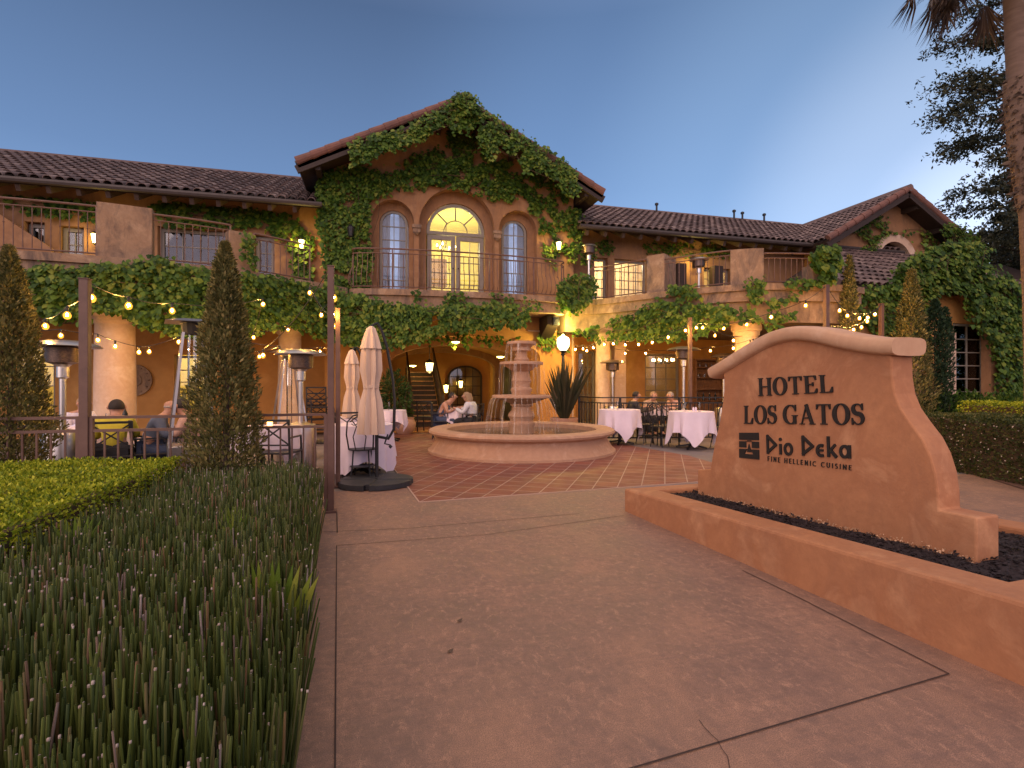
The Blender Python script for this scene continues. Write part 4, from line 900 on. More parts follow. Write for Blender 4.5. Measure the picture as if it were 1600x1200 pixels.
def bush(name, lab, x, y, rx, ry, h, n, mat_, leaf=.07):
    T_ = thing(name, lab, 'shrub', (x, y, 0)); d = rdir(n); d[:, 2] = np.abs(d[:, 2]); rad = .72+.28*rng.random(n)**.5; lump = np.array([1+.22*nz(p, 2.2, x) for p in d]); P = d*np.array([rx, ry, h])*(rad*lump)[:, None]
    leaf_obj('foliage', P, d+rdir(n)*.7, rdir(n)+d*.5, rng.uniform(.7, 1.3, n)*leaf, .5, mat_, T_, False, False)
    mb = MB()
    for k in range(9): a = k*.7; mb.tube([(0, 0, 0), (math.cos(a)*rx*.4, math.sin(a)*ry*.4, h*.45), (math.cos(a)*rx*.75, math.sin(a)*ry*.75, h*.75)], [.02, .013, .006], 5)
    mb.build('stem', M['vine'], T_); return T_
for k, (px, lb) in enumerate(((1470, 'low dark shrub at the foot of the dark slender cypress'), (1520, 'low leafy shrub under the ivy wall window'), (1575, 'low leafy shrub at the foot of the ivy wall by the picture edge'))):
    p = PD(px, 600, 13.2); bush('low_shrub', lb, p.x, p.y, .9, .7, 1.2, 1800, M['ivy'], .10)
# ------------------------------------------------------------------ columnar shrubs
def cone(name, lab, px, d, wpx, ytop, n, mat_, leaf=.045, zb=.05, bulge=.28, cat='tree', group=None):
    p = PD(px, 600, d); r = wpx*d/F/2; h = CH+(600-ytop)*d/F; T_ = thing(name, lab, cat, (p.x, p.y, 0), group=group)
    t = rng.random(n)**.8; z = zb+(h-zb)*t; a = rng.uniform(0, 2*math.pi, n)
    prof = np.where(t < bulge, .82+.18*t/bulge, np.clip((1-t)/(1-bulge), 0, 1)**.74)
    lump = np.array([1+.42*nz((math.cos(q_)*1.3, math.sin(q_)*1.3, zz_*1.6), 1.7, px)+.30*nz((math.cos(q_)*2.2, math.sin(q_)*2.2, zz_*3.6), 1.8) for q_, zz_ in zip(a, z)])
    rad = r*prof*lump*(1-.55*rng.random(n)**2.2); P = np.stack([rad*np.cos(a), rad*np.sin(a), z], 1)
    o_ = np.stack([np.cos(a), np.sin(a), a*0], 1); T = o_*.7+np.array([0, 0, .9])+rdir(n)*.6
    leaf_obj('crown', P, T, o_+rdir(n)*.7, rng.uniform(.6, 1.5, n)*leaf, .38, mat_, T_, False, False)
    mb = MB(); mb.tube([(0, 0, 0), (.01, .01, h*.5), (0, 0, h*.93)], [r*.10+.01, r*.07, .006], 7)
    for k in range(26):
        tt = .06+.84*k/26; aa = k*2.4; rr = r*.72*(min(1, (1-tt)/(1-bulge))); mb.tube([(0, 0, h*tt), (math.cos(aa)*rr*.6, math.sin(aa)*rr*.6, h*tt+rr*.5), (math.cos(aa)*rr, math.sin(aa)*rr, min(h*.97, h*tt+rr*1.3))], [.011, .008, .004], 4)
    mb.build('trunk', M['bark'], T_); return T_
cone('arborvitae', 'brownish columnar arborvitae at the edge of the photo left of the steel heater', 14, 5.2, 112, 388, 22000, M['cyp'], .042)
cone('arborvitae', 'brownish columnar arborvitae standing between the fence posts in front of the fence', 352, 5.2, 108, 382, 22000, M['cyp'], .042)
cone('arborvitae', 'small brownish columnar arborvitae behind the sign below the low tiled roof', 1327, 13.2, 40, 402, 5000, M['cyp'], .08)
cone('arborvitae', 'tall brownish columnar arborvitae in front of the ivy clad wall', 1424, 12.6, 58, 424, 8000, M['cyp'], .08)
cone('italian_cypress', 'dark slender cypress with two tops beside the ivy wall window', 1461, 13.0, 34, 470, 5500, M['dcyp'], .07, bulge=.75)
cone('italian_cypress', 'thin dark cypress close against its two topped neighbour', 1477, 13.1, 22, 482, 3500, M['dcyp'], .07, bulge=.75)
# ------------------------------------------------------------------ climbing ivy
def inpoly(x, y, poly):
    c = np.zeros(len(x), bool); n = len(poly)
    for i in range(n):
        x1, y1 = poly[i]; x2, y2 = poly[(i+1) % n]
        if y1 == y2: continue
        k = ((y1 > y) != (y2 > y)) & (x < (x2-x1)*(y-y1)/(y2-y1)+x1); c ^= k
    return c
def ivy(name, lab, patches, leaf=.13, seed=1):
    """patches: (outline as seen in the photo, surface, leaves per square pixel, bareness, hang); the surface is a plane Y or a plan curve it stands on"""
    rg = np.random.default_rng(seed); P, T, Nn, S_ = [], [], [], []; stems = MB()
    for poly, surf, dens, bare, thick in patches:
        xs = [p[0] for p in poly]; ys = [p[1] for p in poly]; ar = (max(xs)-min(xs))*(max(ys)-min(ys)); n = int(ar*dens*2.2)
        x = rg.uniform(min(xs)-4, max(xs)+4, n); y = rg.uniform(min(ys)-4, max(ys)+4, n)
        xj = x+rg.normal(0, 3, n); yj = y+rg.normal(0, 3.5, n); ok = inpoly(xj, yj, poly); k0 = len(P)
        for a, b_ in zip(x[ok], y[ok]):
            if bare and nz((a*.045, b_*.055, seed))+.5*nz((a*.13, b_*.13, seed)) < bare-.55: continue
            if isinstance(surf, (int, float)): p = PY(a, b_, surf); nv_ = Vector((0, -1, 0))
            else:
                p, nv_ = PC(a, b_, surf)
                if p is None: continue
            th = thick*(.5+.5*nz((a*.06, b_*.06, 9.)))+.02
            p = p+nv_*rg.uniform(.015, .03+th)
            P.append(p); dn = Vector((rg.normal(0, .45), rg.normal(0, .2), -1))+nv_*rg.uniform(.1, .9); T.append(dn); Nn.append(nv_+Vector((rg.normal(0, .35), rg.normal(0, .35), rg.normal(.45, .3)))); S_.append(leaf*rg.choice((.5, .7, .9, 1.05, 1.35)))
        q_ = P[k0:]
        for k in range(min(30, len(q_)//40)):
            a = q_[rg.integers(len(q_))]; b_ = q_[rg.integers(len(q_))]
            if (a-b_).length < 2.2:
                mm = (a+b_)/2+Vector((rg.normal(0, .08), 0, rg.normal(0, .08))); stems.tube([a, a.lerp(mm, .6), mm, mm.lerp(b_, .6), b_], .007, 4)
    r0 = P[int(np.argmin([p.z for p in P]))]
    t = thing(name, lab, 'climbing plant', tuple(r0))
    leaf_obj('leaves', np.array(P), np.array(T), np.array(Nn), np.array(S_), .95, M['ivy'], t, True, True)
    if stems.v: stems.build('vine_stem', M['vine'], t, True)
    return t
W = 15.48; RK = 14.52
ivy('climbing_ivy', 'dense ivy covering the central gable wall above and beside its arched windows', [
 ([(496,292),(505,272),(530,264),(560,262),(590,270),(605,285),(598,302),(578,330),(574,360),(580,400),(577,452),(560,458),(530,472),(512,452),(506,400),(497,345)], W, .16, .12, .22),
 ([(590,272),(640,246),(690,232),(720,226),(760,232),(800,256),(850,272),(893,290),(905,320),(908,385),(895,410),(876,400),(870,420),(852,404),(846,372),(838,345),(826,325),(800,318),(770,318),(745,303),(720,294),(690,292),(650,293),(620,297),(596,305)], W, .14, .42, .2),
 ([(700,176),(722,168),(745,185),(752,230),(738,262),(715,262),(700,225)], W, .2, .25, .3),
 ([(640,256),(690,240),(735,248),(760,262),(800,280),(840,310),(790,300),(740,290),(650,285)], W, .15, .2, .2),
 ], .10, 3)
ivy('trailing_ivy', 'ivy spilling over the peak and rakes of the central tiled gable', [
 ([(552,222),(575,214),(620,204),(660,186),(700,166),(712,150),(728,148),(742,158),(748,178),(735,205),(712,205),(700,190),(684,200),(650,222),(625,232),(590,240),(576,256),(552,258),(548,240)], RK, .17, .18, .15),
 ([(742,160),(770,182),(800,204),(840,228),(870,246),(900,268),(905,300),(886,304),(868,282),(836,262),(822,272),(812,250),(782,226),(764,248),(752,228),(744,190)], RK, .17, .2, .15),
 ([(712,156),(724,148),(744,158),(748,172),(735,180),(716,176)], RK-.1, .25, .0, .25),
 ], .105, 4)
cb = offset(CCs, -.10)
ivy('hanging_ivy', 'curtain of ivy hanging from the central balcony over the arched passage', [
 ([(506,442),(530,455),(560,462),(600,474),(650,480),(700,478),(760,476),(822,482),(824,498),(808,510),(760,508),(735,516),(700,512),(655,530),(610,540),(575,540),(545,535),(520,528),(506,505)], 13.86, .20, .06, .34),
 ([(640,452),(655,452),(660,475),(645,476)], 13.86, .1, .3, .1), ([(695,456),(725,458),(735,478),(700,478)], 13.86, .1, .3, .1), ([(765,460),(800,464),(850,476),(835,488),(770,476)], 13.86, .1, .35, .1),
 ([(620,515),(700,508),(790,510),(810,530),(740,545),(650,535)], 15.3, .05, .35, .1),
 ([(840,525),(880,520),(890,545),(850,548)], 15.3, .1, .3, .1),
 ], .10, 5)
ivy('climbing_ivy', 'thick bright ivy draped along the left terrace above the strings of bulbs', [
 ([(42,424),(70,416),(120,420),(160,414),(200,414),(240,408),(285,416),(330,424),(380,430),(430,432),(475,442),(508,455),(512,530),(486,522),(455,508),(430,512),(400,522),(345,528),(300,524),(262,520),(232,510),(212,500),(180,484),(150,484),(128,500),(95,500),(60,485),(40,470)], offset(LCs, -.14), .13, .08, .35),
 ([(376,360),(398,372),(398,420),(380,420)], offset(LCs, -.12), .10, .3, .1),
 ([(222,400),(262,404),(280,415),(235,412)], offset(LCs, -.14), .15, .1, .2),
 ], .10, 6)
ivy('climbing_ivy', 'straggling ivy along the upper wall under the left eaves', [
 ([(237,318),(300,320),(400,330),(420,345),(398,352),(330,352),(262,348)], YW-.03, .16, .25, .1), ([(400,332),(440,336),(472,352),(490,380),(486,440),(462,430),(452,385),(420,356)], YW-.03, .12, .3, .1), ([(5,306),(60,310),(150,318),(150,345),(100,335),(40,325)], YW-.03, .13, .3, .1)], .13, 7)
ivy('climbing_ivy', 'bushy clump of ivy where the central balcony meets the right terrace', [
 ([(870,445),(893,430),(922,434),(926,455),(912,476),(892,488),(872,478)], 14.2, .3, .0, .5), ([(905,380),(930,384),(928,420),(908,412)], 15.46, .12, .2, .1)], .10, 8)
ro = offset(RCs, -.13)
ivy('climbing_ivy', 'patchy ivy straggling over the right terrace front above the dining fence', [
 ([(888,518),(930,512),(1000,484),(1045,462),(1062,468),(1100,476),(1140,480),(1140,502),(1090,522),(1040,530),(990,528),(930,528)], ro, .16, .30, .22),
 ([(1040,450),(1082,446),(1094,462),(1056,470)], ro, .18, .1, .2), ([(1164,440),(1193,426),(1193,448),(1184,478),(1170,476)], ro, .10, .3, .1), ([(1190,476),(1225,462),(1268,440),(1270,446),(1230,468),(1196,484)], ro, .08, .3, .06),
 ([(1190,492),(1240,488),(1242,515),(1190,512)], ro, .09, .3, .1), ([(1120,486),(1190,480),(1190,500),(1120,500)], ro, .10, .3, .2), ([(1230,436),(1270,438),(1268,446),(1230,444)], ro, .18, .1, .15)], .115, 9)
ivy('climbing_ivy', 'round ivy clump on top of the right terrace end pier', [([(1266,398),(1275,388),(1296,388),(1305,398),(1303,415),(1292,425),(1290,444),(1276,446),(1278,420),(1268,414)], offset(RCs, -.1), .4, 0, .4)], .13, 10)
ivy('climbing_ivy', 'sparse ivy along the upper wall under the right eaves', [([(925,368),(950,372),(962,392),(940,396),(925,384)], YW-.03, .14, .3, .1), ([(1006,382),(1060,380),(1140,386),(1138,402),(1080,398),(1010,394)], YW-.03, .16, .22, .1)], .10, 11)
ivy('climbing_ivy', 'ivy round the small attic arch of the right gable', [([(1336,345),(1372,336),(1402,352),(1396,364),(1376,368),(1364,402),(1352,408),(1350,372),(1332,362)], 15.05, .16, .3, .1), ([(1410,362),(1448,360),(1475,385),(1440,385)], 15.05, .1, .3, .1), ([(1468,352),(1492,350),(1516,366),(1534,388),(1510,392),(1480,384)], 14.4, .25, .1, .4)], .105, 12)
ivy('climbing_ivy', 'great mass of ivy cloaking the front wall and low roof at the right', [
 ([(1384,432),(1400,416),(1422,400),(1455,386),(1490,382),(1518,390),(1532,412),(1560,430),(1600,450),(1680,475),(1680,640),(1560,640),(1552,600),(1546,540),(1530,520),(1512,508),(1508,486),(1500,466),(1490,454),(1462,456),(1446,470),(1440,500),(1436,530),(1408,528),(1400,470),(1384,448)], YR-.05, .17, .03, .55),
 ([(1325,450),(1384,446),(1402,470),(1408,530),(1370,528),(1345,500),(1328,475)], YR-.02, .15, .2, .25), ([(1384,436),(1400,420),(1420,402),(1455,386),(1500,382),(1520,400),(1470,430),(1420,450)], YR+.1, .22, 0, .9)], .115, 13)
# ------------------------------------------------------------------ palm and trees at the right
pt = PD(1600, 600, 9.2); hz = 10.2
M['palmbark'] = plain('palm_bark', (.20,.135,.10), (.13,.085,.062), rough=.9, scale=5, bump=.8, bs=22, sc=(.6, .6, 3))
PM = thing('palm_tree', 'tall fan palm with a ragged bark skirt at the right edge', 'tree', (pt.x, pt.y, 0))
mb = MB(); pz_ = [0, 1.5, 3, 4.4, 4.7, 5.4, 6.3, 6.75, 6.76, 7.6, 9, 10.2]; rr = [.24, .17, .13, .12, .16, .20, .24, .22, .175, .165, .15, .2]
x_at = lambda z: .05-.082*(z-4.8)
mb.tube([(x_at(z), 0, z) for z in pz_], rr, 14); mb.build('trunk', M['palmbark'], PM, False, True)
n = 1100; zz_ = rng.uniform(4.5, 6.75, n); aa = rng.uniform(0, 6.283, n); rb_ = np.interp(zz_, pz_, rr)-.02; P = np.stack([x_at(zz_)+rb_*np.cos(aa), rb_*np.sin(aa), zz_], 1); o_ = np.stack([np.cos(aa), np.sin(aa), aa*0], 1)
leaf_obj('boot', P, o_*.5+np.array([0, 0, -.5])+rdir(n)*.5, o_+rdir(n)*.3, rng.uniform(.06, .16, n), .4, M['drypalm'], PM)
def frond(z, az, el, ln_, dry, sz=1.0):
    P, T, Nn, S_ = [], [], [], []; mb2 = MB(); d = Vector((math.cos(az)*math.cos(el), math.sin(az)*math.cos(el), math.sin(el))); b0 = Vector((x_at(z), 0, z)); b1 = b0+d*ln_
    mb2.tube([b0, b0+d*ln_*.5+Vector((0, 0, .05)), b1], [.025, .018, .01], 5); sd_ = d.cross(Vector((0, 0, 1))).normalized(); up = sd_.cross(d)
    for k in range(44):
        a = R(-115+230*k/43); t = d*math.cos(a)+sd_*math.sin(a)*1.0+Vector((0, 0, -.5 if not dry else -1.5)); P.append(b1+t*.02); T.append(t+Vector(rng.normal(0, .06, 3))); Nn.append(up+sd_*math.sin(a)*.4); S_.append(random.uniform(.6, .95)*sz)
    o = leaf_obj('frond', np.array(P), np.array(T), np.array(Nn), np.array(S_), .042, M['drypalm' if dry else 'palm'], PM, False, False)
    mb2.build('leaf_stalk', M['vine'], o)
for k in range(26):
    dry = k < 12; frond(9.2+.04*k, k*2.4, R(-40+3*k) if dry else R(-22+5.5*(k-10)), 1.2, dry)
for az, el, l_ in ((178, -22, 1.2), (166, -26, 1.0), (195, -20, 1.35), (208, -26, 1.1), (150, -24, .9), (184, -30, .85), (172, -14, 1.6), (190, -12, 1.7), (200, -34, .7)): frond(8.95, R(az-14.8), R(el), l_, az % 4 < 3, .8)
def conifer(name, lab, x, y, h, r0, branches, mat_, seed, zmin=.15, droop=.0, per=90, leaf=.28, spr=1.0):
    T_ = thing(name, lab, 'tree', (x, y, 0)); rg = np.random.default_rng(seed); mb = MB(); mb.tube([(0, 0, 0), (.1, 0, h*.5), (0, 0, h)], [r0, r0*.6, .04], 10); P, T, S_ = [], [], []
    for k in range(branches):
        f = zmin+(1-zmin)*((k+rg.random())/branches); z = h*f; a = k*2.4+rg.normal(0, .3); L_ = spr*(1-f)**.6*h*.34*rg.uniform(.6, 1.15)+.5; d = Vector((math.cos(a), math.sin(a), rg.uniform(.05, .3))); pts = [Vector((0, 0, z))+d*L_*t+Vector((0, 0, -droop*L_*t*t)) for t in (0, .35, .7, 1)]
        mb.tube(pts, [.075*(1-f)+.03, .045, .025, .008], 5); nseg = int(per*L_/3)
        for q in range(nseg):
            t = .2+.8*rg.random()**.7; i = min(2, int(t*3)); c_ = pts[i].lerp(pts[i+1], t*3-i) if t < 1 else pts[3]; sp_ = Vector(rg.normal(0, 1, 3))*.16*L_*(.35+.65*t)*.55; sp_.z *= .55
            cc = c_+sp_
            for w_ in range(9): P.append(cc+Vector(rg.normal(0, .09, 3))); T.append(Vector(rg.normal(0, 1, 3))+d*.7); S_.append(leaf*rg.uniform(.5, 1.2))
    mb.build('trunk', M['bark'], T_); n = len(P); leaf_obj('crown', np.array(P), np.array(T), rdir(n), np.array(S_), .42, mat_, T_, False, False); return T_
p = PD(1668, 600, 21); conifer('conifer', 'large dark spreading conifer rising behind the palm', p.x, p.y, 27, .45, 120, M['conif'], 5, .16, .12, 80, .19, .62)
p = PD(1590, 600, 27); conifer('conifer', 'lower dark tree beyond the right gable wall', p.x, p.y, 10.5, .25, 34, M['conif'], 8, .25, .1, 110, .26, 1.0)
p = PD(1700, 600, 30); conifer('conifer', 'distant dark tree at the right edge behind the hotel', p.x, p.y, 14, .3, 40, M['conif'], 9, .25, .1, 90, .3, 1.1)
# ------------------------------------------------------------------ fences and string-light posts
def post(px, Y, ytop, wd, lab, d=None, name='light_post', ybase=0):
    p = PY(px, 600, Y); z = PY(px, ytop, Y).z; mb = MB(); mb.box((p.x-wd/2, p.y-wd/2, 0), (p.x+wd/2, p.y+wd/2, z)); mb.box((p.x-wd/2-.03, p.y-wd/2-.03, 0), (p.x+wd/2+.03, p.y+wd/2+.03, .025)); mb.box((p.x-wd/2-.006, p.y-wd/2-.006, z), (p.x+wd/2+.006, p.y+wd/2+.006, z+.012))
    o = mb.build(name, M['brown'], bevel=.004); return tag(o, lab, 'post', 'posts carrying the bulb strings'), Vector((p.x, p.y, z))
_, P133 = post(133, 6.05, 437, .078, 'brown steel post in the middle of the left dining fence')
_, P516 = post(517, 6.05, 417, .066, 'tall brown steel post at the walk end of the left dining fence')
_, P527 = post(528, 7.5, 483, .06, 'shorter brown post just behind the tall post by the walk')
_, P1078 = post(1078, 11.3, 497, .08, 'brown post between the two white clothed tables at the right')
_, P1290 = post(1291, 8.6, 446, .085, 'brown post rising behind the sign below the ivy clump pier')
_, P1377 = post(1377, 10.0, 475, .085, 'brown post behind the sign beside the small arborvitae')
def fence(pts, lab, h=1.07, z0=.0, step=.115, post_s=1.55, brn='brown'):
    c = Vector((*pts[0], 0)); T_ = thing('patio_fence', lab, 'fence', tuple(c)); s = arclen(pts); a = MB(); b_ = MB()
    for z in (h, h-.13, .1):
        for p, q_ in zip(pts, pts[1:]): a.bar((p[0], p[1], z), (q_[0], q_[1], z), .035, .028)
    a.build('rails', M[brn], T_, True); n = max(1, round(s[-1]/post_s))
    for k in range(n+1):
        p = along(pts, s, s[-1]*k/n); m_ = MB(); m_.box((p[0]-.022, p[1]-.022, 0), (p[0]+.022, p[1]+.022, h)); m_.build('fence_post', M[brn], T_, True)
    n = int(s[-1]/step)
    for k in range(1, n):
        p = along(pts, s, s[-1]*k/n); b_.box((p[0]-.008, p[1]-.008, .1), (p[0]+.008, p[1]+.008, h-.13))
    b_.build('baluster_panel', M[brn], T_, True)
    return T_
fence([(P133.x-4.2, 6.05), (P133.x-.05, 6.05)], 'brown metal patio fence left of the middle post')
fence([(P133.x+.05, 6.05), (P516.x-.05, 6.05)], 'brown metal patio fence running from the middle post to the tall post by the walk')
fence([(P516.x-.02, 6.15), (P527.x-.06, 7.45)], 'short fence return between the two posts by the walk', post_s=2)
ra, rb2, rc, rd = PD(905, 600, 13.6), PD(940, 600, 12.7), PD(1060, 600, 12.75), PD(1150, 600, 12.9)
fence([(ra.x, ra.y), (rb2.x, rb2.y), (rc.x, rc.y), (rd.x, rd.y)], 'dark metal fence round the right hand dining terrace', brn='black')
# ------------------------------------------------------------------ strings of bulbs
def string(lab, start, end, bulbs):
    """bulbs: (photo x, photo y, depth); each hangs just under the sagging wire"""
    T_ = thing('string_lights', lab, 'string lights', tuple(start), group='warm bulb strings over the dining terraces')
    pts = [Vector(start)]; bp = []
    for x, y, d in bulbs: p = PD(x, y, d); bp.append(p); pts.append(p+Vector((0, 0, .10)))
    pts.append(Vector(end)); c = []
    for i in range(len(pts)-1):
        a, b_ = pts[i], pts[i+1]; l = (b_-a).length
        for k in range(5): t = k/5; c.append(a.lerp(b_, t)-Vector((0, 0, .035*l*4*t*(1-t))))
    c.append(pts[-1]); mb = MB(); mb.tube(c, .006, 5); mb.build('wire', M['black'], T_, True)
    for p in bp:
        mb = MB(); mb.lathe([(.001, -.053), (.023, -.046), (.036, -.027), (.040, -.004), (.031, .019), (.016, .037)], tuple(p), 10); b_ = mb.build('bulb', M['bulb'], T_, True, True); mb = MB(); mb.lathe([(.001, -.018), (.011, -.010), (.013, 0), (.009, .012), (.001, .018)], tuple(p), 6); mb.build('filament', M['filament'], b_, True, True)
        mb = MB(); mb.lathe([(.017, .035), (.017, .085), (.008, .1)], tuple(p), 8); mb.build('socket', M['black'], b_, True)
cl = PC(60, 480, offset(LCs, .2))[0]; lw = PD(-60, 520, 8)
string('bulb string from the middle fence post towards the left edge of the terrace', P133, lw, [(143,465,5.3), (105,492,6.0), (71,509,6.8), (50,518,7.4)])
string('bulb string from the middle fence post back to the ivy over the terrace', P133, PD(470, 500, 12.5), [(201,477,6.2), (269,485,7.2), (411,475,9.4), (396,527,10.2), (450,515,11.4)])
string('lower bulb string crossing in front of the thick plaster column', PD(-20, 512, 8.5), PD(520, 545, 11.5), [(95,524,8.5), (153,531,8.9), (180,541,9.3), (217,550,9.5), (233,549,9.6), (279,534,10), (347,545,10.4), (405,557,10.9), (440,553,11.2), (500,549,11.6)])
string('bulb string hanging from the tall post by the walk', P516, PD(516, 470, 10.5), [(521,465,5.9), (521,491,7.0), (521,509,8.0), (484,457,9.4), (502,492,10)])
string('bulb string from the tall walk post over the second terrace column', P516, PD(330, 520, 9.8), [(411,555,8.4), (437,550,8.9), (356,533,9.4)])
wal = PY(897, 535, 15.2)
string('bulb string from the passage corner to the post between the clothed tables', wal, P1078, [(899,546,15), (911,545,14.9), (917,548,14.8), (927,543,14.7), (944,538,14.4), (958,537,14.2), (977,539,14), (998,538,13.7), (1019,535,13.4), (1044,527,13), (1071,516,12.8)])
string('bulb string climbing from the table post to the post behind the sign', P1078, P1290, [(1088,512,12.5), (1098,512,12.3), (1131,513,11.9), (1167,507,11.5), (1205,495,11), (1259,477,10.4)])
string('lower bulb string under the right terrace', PD(960, 545, 15.6), PD(1190, 528, 12.6), [(977,552,15.4), (1009,552,15), (1110,548,13.8), (1146,544,13.2), (1172,537,12.9), (1177,536,12.6)])
string('short pair of bulbs beneath the ivy of the right terrace', PD(1100, 512, 13), PD(1160, 525, 13), [(1117,524,13), (1146,532,13)])
string('bulb string between the two posts behind the sign', P1290, P1377, [(1312,485,10.6), (1324,493,10.9), (1343,497,11.3), (1356,496,11.6), (1367,491,11.9)])
string('lowest bulb string just above the coping of the sign', PD(1292, 508, 10.6), P1377, [(1301,517,10.8), (1310,516,11), (1316,518,11.2), (1327,518,11.4), (1334,515,11.6), (1346,511,11.8), (1355,502,12)])
# ------------------------------------------------------------------ wall lamps, lanterns
def sconce(px, py, Y, lab, e=14, sc=1.0):
    p = PY(px, py, Y-.16); T_ = thing('wall_sconce', lab, 'wall lamp', tuple(p), group='lit wall lamps'); mb = MB()
    mb.box((-.05*sc, .12*sc, -.12*sc), (.05*sc, .155, .14*sc)); mb.tube([(0, .14, .13*sc), (0, .07*sc, .19*sc), (0, 0, .17*sc)], .012, 6); mb.lathe([(.03*sc, .17*sc), (.11*sc, .11*sc), (.11*sc, .10*sc)], (0, 0, 0), 8); mb.lathe([(.05*sc, -.15*sc), (.05*sc, -.13*sc), (.02*sc, -.17*sc)], (0, 0, 0), 8)
    for k in range(4): a = k*math.pi/2+.78; mb.bar((.09*sc*math.cos(a), .09*sc*math.sin(a), .11*sc), (.055*sc*math.cos(a), .055*sc*math.sin(a), -.14*sc), .01)
    mb.build('lamp_frame', M['black'], T_); mb = MB(); mb.lathe([(.045*sc, -.13*sc), (.08*sc, .10*sc)], (0, 0, 0), 8); mb.build('lamp_glass', M['lampwarm'], T_)
    point_light('point_light', (p.x, p.y-.14, p.z+.02), e, (1, .70, .16), .07); return T_
sconce(471, 381, YW, 'lit wall lamp under the left eaves among ivy', 30); sconce(873, 384, 15.4, 'lit wall lamp in the ivy right of the central balcony', 34)
sconce(1088, 412, YW, 'lit wall lamp on the upper right terrace', 36); sconce(148, 372, YW, 'wall lamp mostly hidden by the left terrace pier', 22)
s_ = sconce(697, 607, 20.2, 'yellow lit lamp deep inside the vaulted passage', 22, 1.2); sconce(720, 600, 22.4, 'paler lit lamp at the end of the vaulted passage', 16, 1.2)
# dark unlit lamp in the gable ivy
T_ = thing('wall_sconce', 'dark unlit lantern half buried in ivy left of the windows', 'wall lamp', tuple(PY(548, 362, 15.2)), group='unlit lanterns'); mb = MB(); mb.lathe([(.02, .2), (.10, .12), (.10, .1), (.06, -.12), (.02, -.16)], (0, 0, 0), 6); mb.bar((0, 0, .15), (0, .25, .15), .02); mb.build('lamp_frame', M['black'], T_)
def street_lamp(px, Y, ytop, lab, lit):
    p = PY(px, 600, Y); zt = PY(px, ytop, Y).z; T_ = thing('lamp_post', lab, 'street lamp', (p.x, p.y, 0)); h = zt-.5; mb = MB()
    mb.lathe([(.13, 0), (.13, .05), (.09, .1), (.07, .35), (.045, .42), (.04, h-.12), (.07, h-.1), (.04, h-.06), (.10, h), (.12, h+.02)], (0, 0, 0), 14); mb.build('lamp_column', M['black'], T_, False, True)
    if lit:
        mb = MB(); mb.lathe([(.09, h+.02), (.17, h+.14), (.19, h+.26), (.17, h+.33)], (0, 0, 0), 16); mb.build('lamp_globe', M['lampwhite'], T_, False, True); mb = MB(); mb.lathe([(.195, h+.33), (.15, h+.40), (.05, h+.45), (.015, h+.5)], (0, 0, 0), 16); mb.build('lamp_cap', M['lampcap'], T_, False, True)
        point_light('point_light', (p.x, p.y, h+.75), 110, (1, .78, .18), .12)
    else:
        mb = MB(); mb.lathe([(.09, h+.02), (.15, h+.24)], (0, 0, 0), 6); mb.build('lamp_globe', M['canvas'], T_); mb = MB(); mb.lathe([(.19, h+.24), (.17, h+.3), (.06, h+.36), (.015, h+.46)], (0, 0, 0), 6); mb.build('lamp_cap', M['black'], T_)
street_lamp(880, 14.3, 522, 'lit lamp with a white glass globe above the flax in the pot', True); street_lamp(553, 14.2, 515, 'unlit lamp post with a dark hood behind the smaller closed umbrella', False)
def lantern(px, py, Y, lab):
    p = PY(px, py, Y); T_ = thing('hanging_lantern', lab, 'lantern', tuple(p)); mb = MB(); mb.tube([(0, 0, .2), (0, 0, .62)], .012, 5); mb.lathe([(.02, .24), (.15, .14), (.15, .12)], (0, 0, 0), 6); mb.lathe([(.10, -.16), (.10, -.14), (.03, -.2)], (0, 0, 0), 6)
    for k in range(6): a = k*math.pi/3; mb.bar((.14*math.cos(a), .14*math.sin(a), .13), (.10*math.cos(a), .10*math.sin(a), -.15), .012)
    mb.build('lamp_frame', M['black'], T_); mb = MB(); mb.lathe([(.085, -.14), (.125, .12)], (0, 0, 0), 6); mb.build('lamp_glass', glow_mat('lantern_glass', (1, .72, .3), 4), T_); point_light('point_light', (p.x, p.y, p.z-.3), 26, (1, .66, .2), .1)
lantern(671, 573, 16.5, 'six sided lit lantern hanging in the mouth of the passage')
for px, py, Y, lb in ((712, 534, 15.2, 'flat oval lit ceiling lamp under the balcony'), (645, 571, 19, 'small lit ceiling lamp above the passage stairs'), (782, 557, 15.9, 'small round lit ceiling lamp right of the passage')):
    p = PY(px, py, Y); mb = MB(); mb.lathe([(.02, -.05), (.11, -.03), (.12, 0)], (0, 0, 0), 14); T_ = thing('ceiling_lamp', lb, 'ceiling lamp', tuple(p)); mb.build('lamp_glass', M['lampwarm'], T_); mb = MB(); mb.lathe([(.14, 0), (.14, .03)], (0, 0, 0), 14); mb.build('lamp_rim', M['black'], T_); point_light('point_light', (p.x, p.y-.05, p.z-.16), 12, (1, .66, .15), .06)
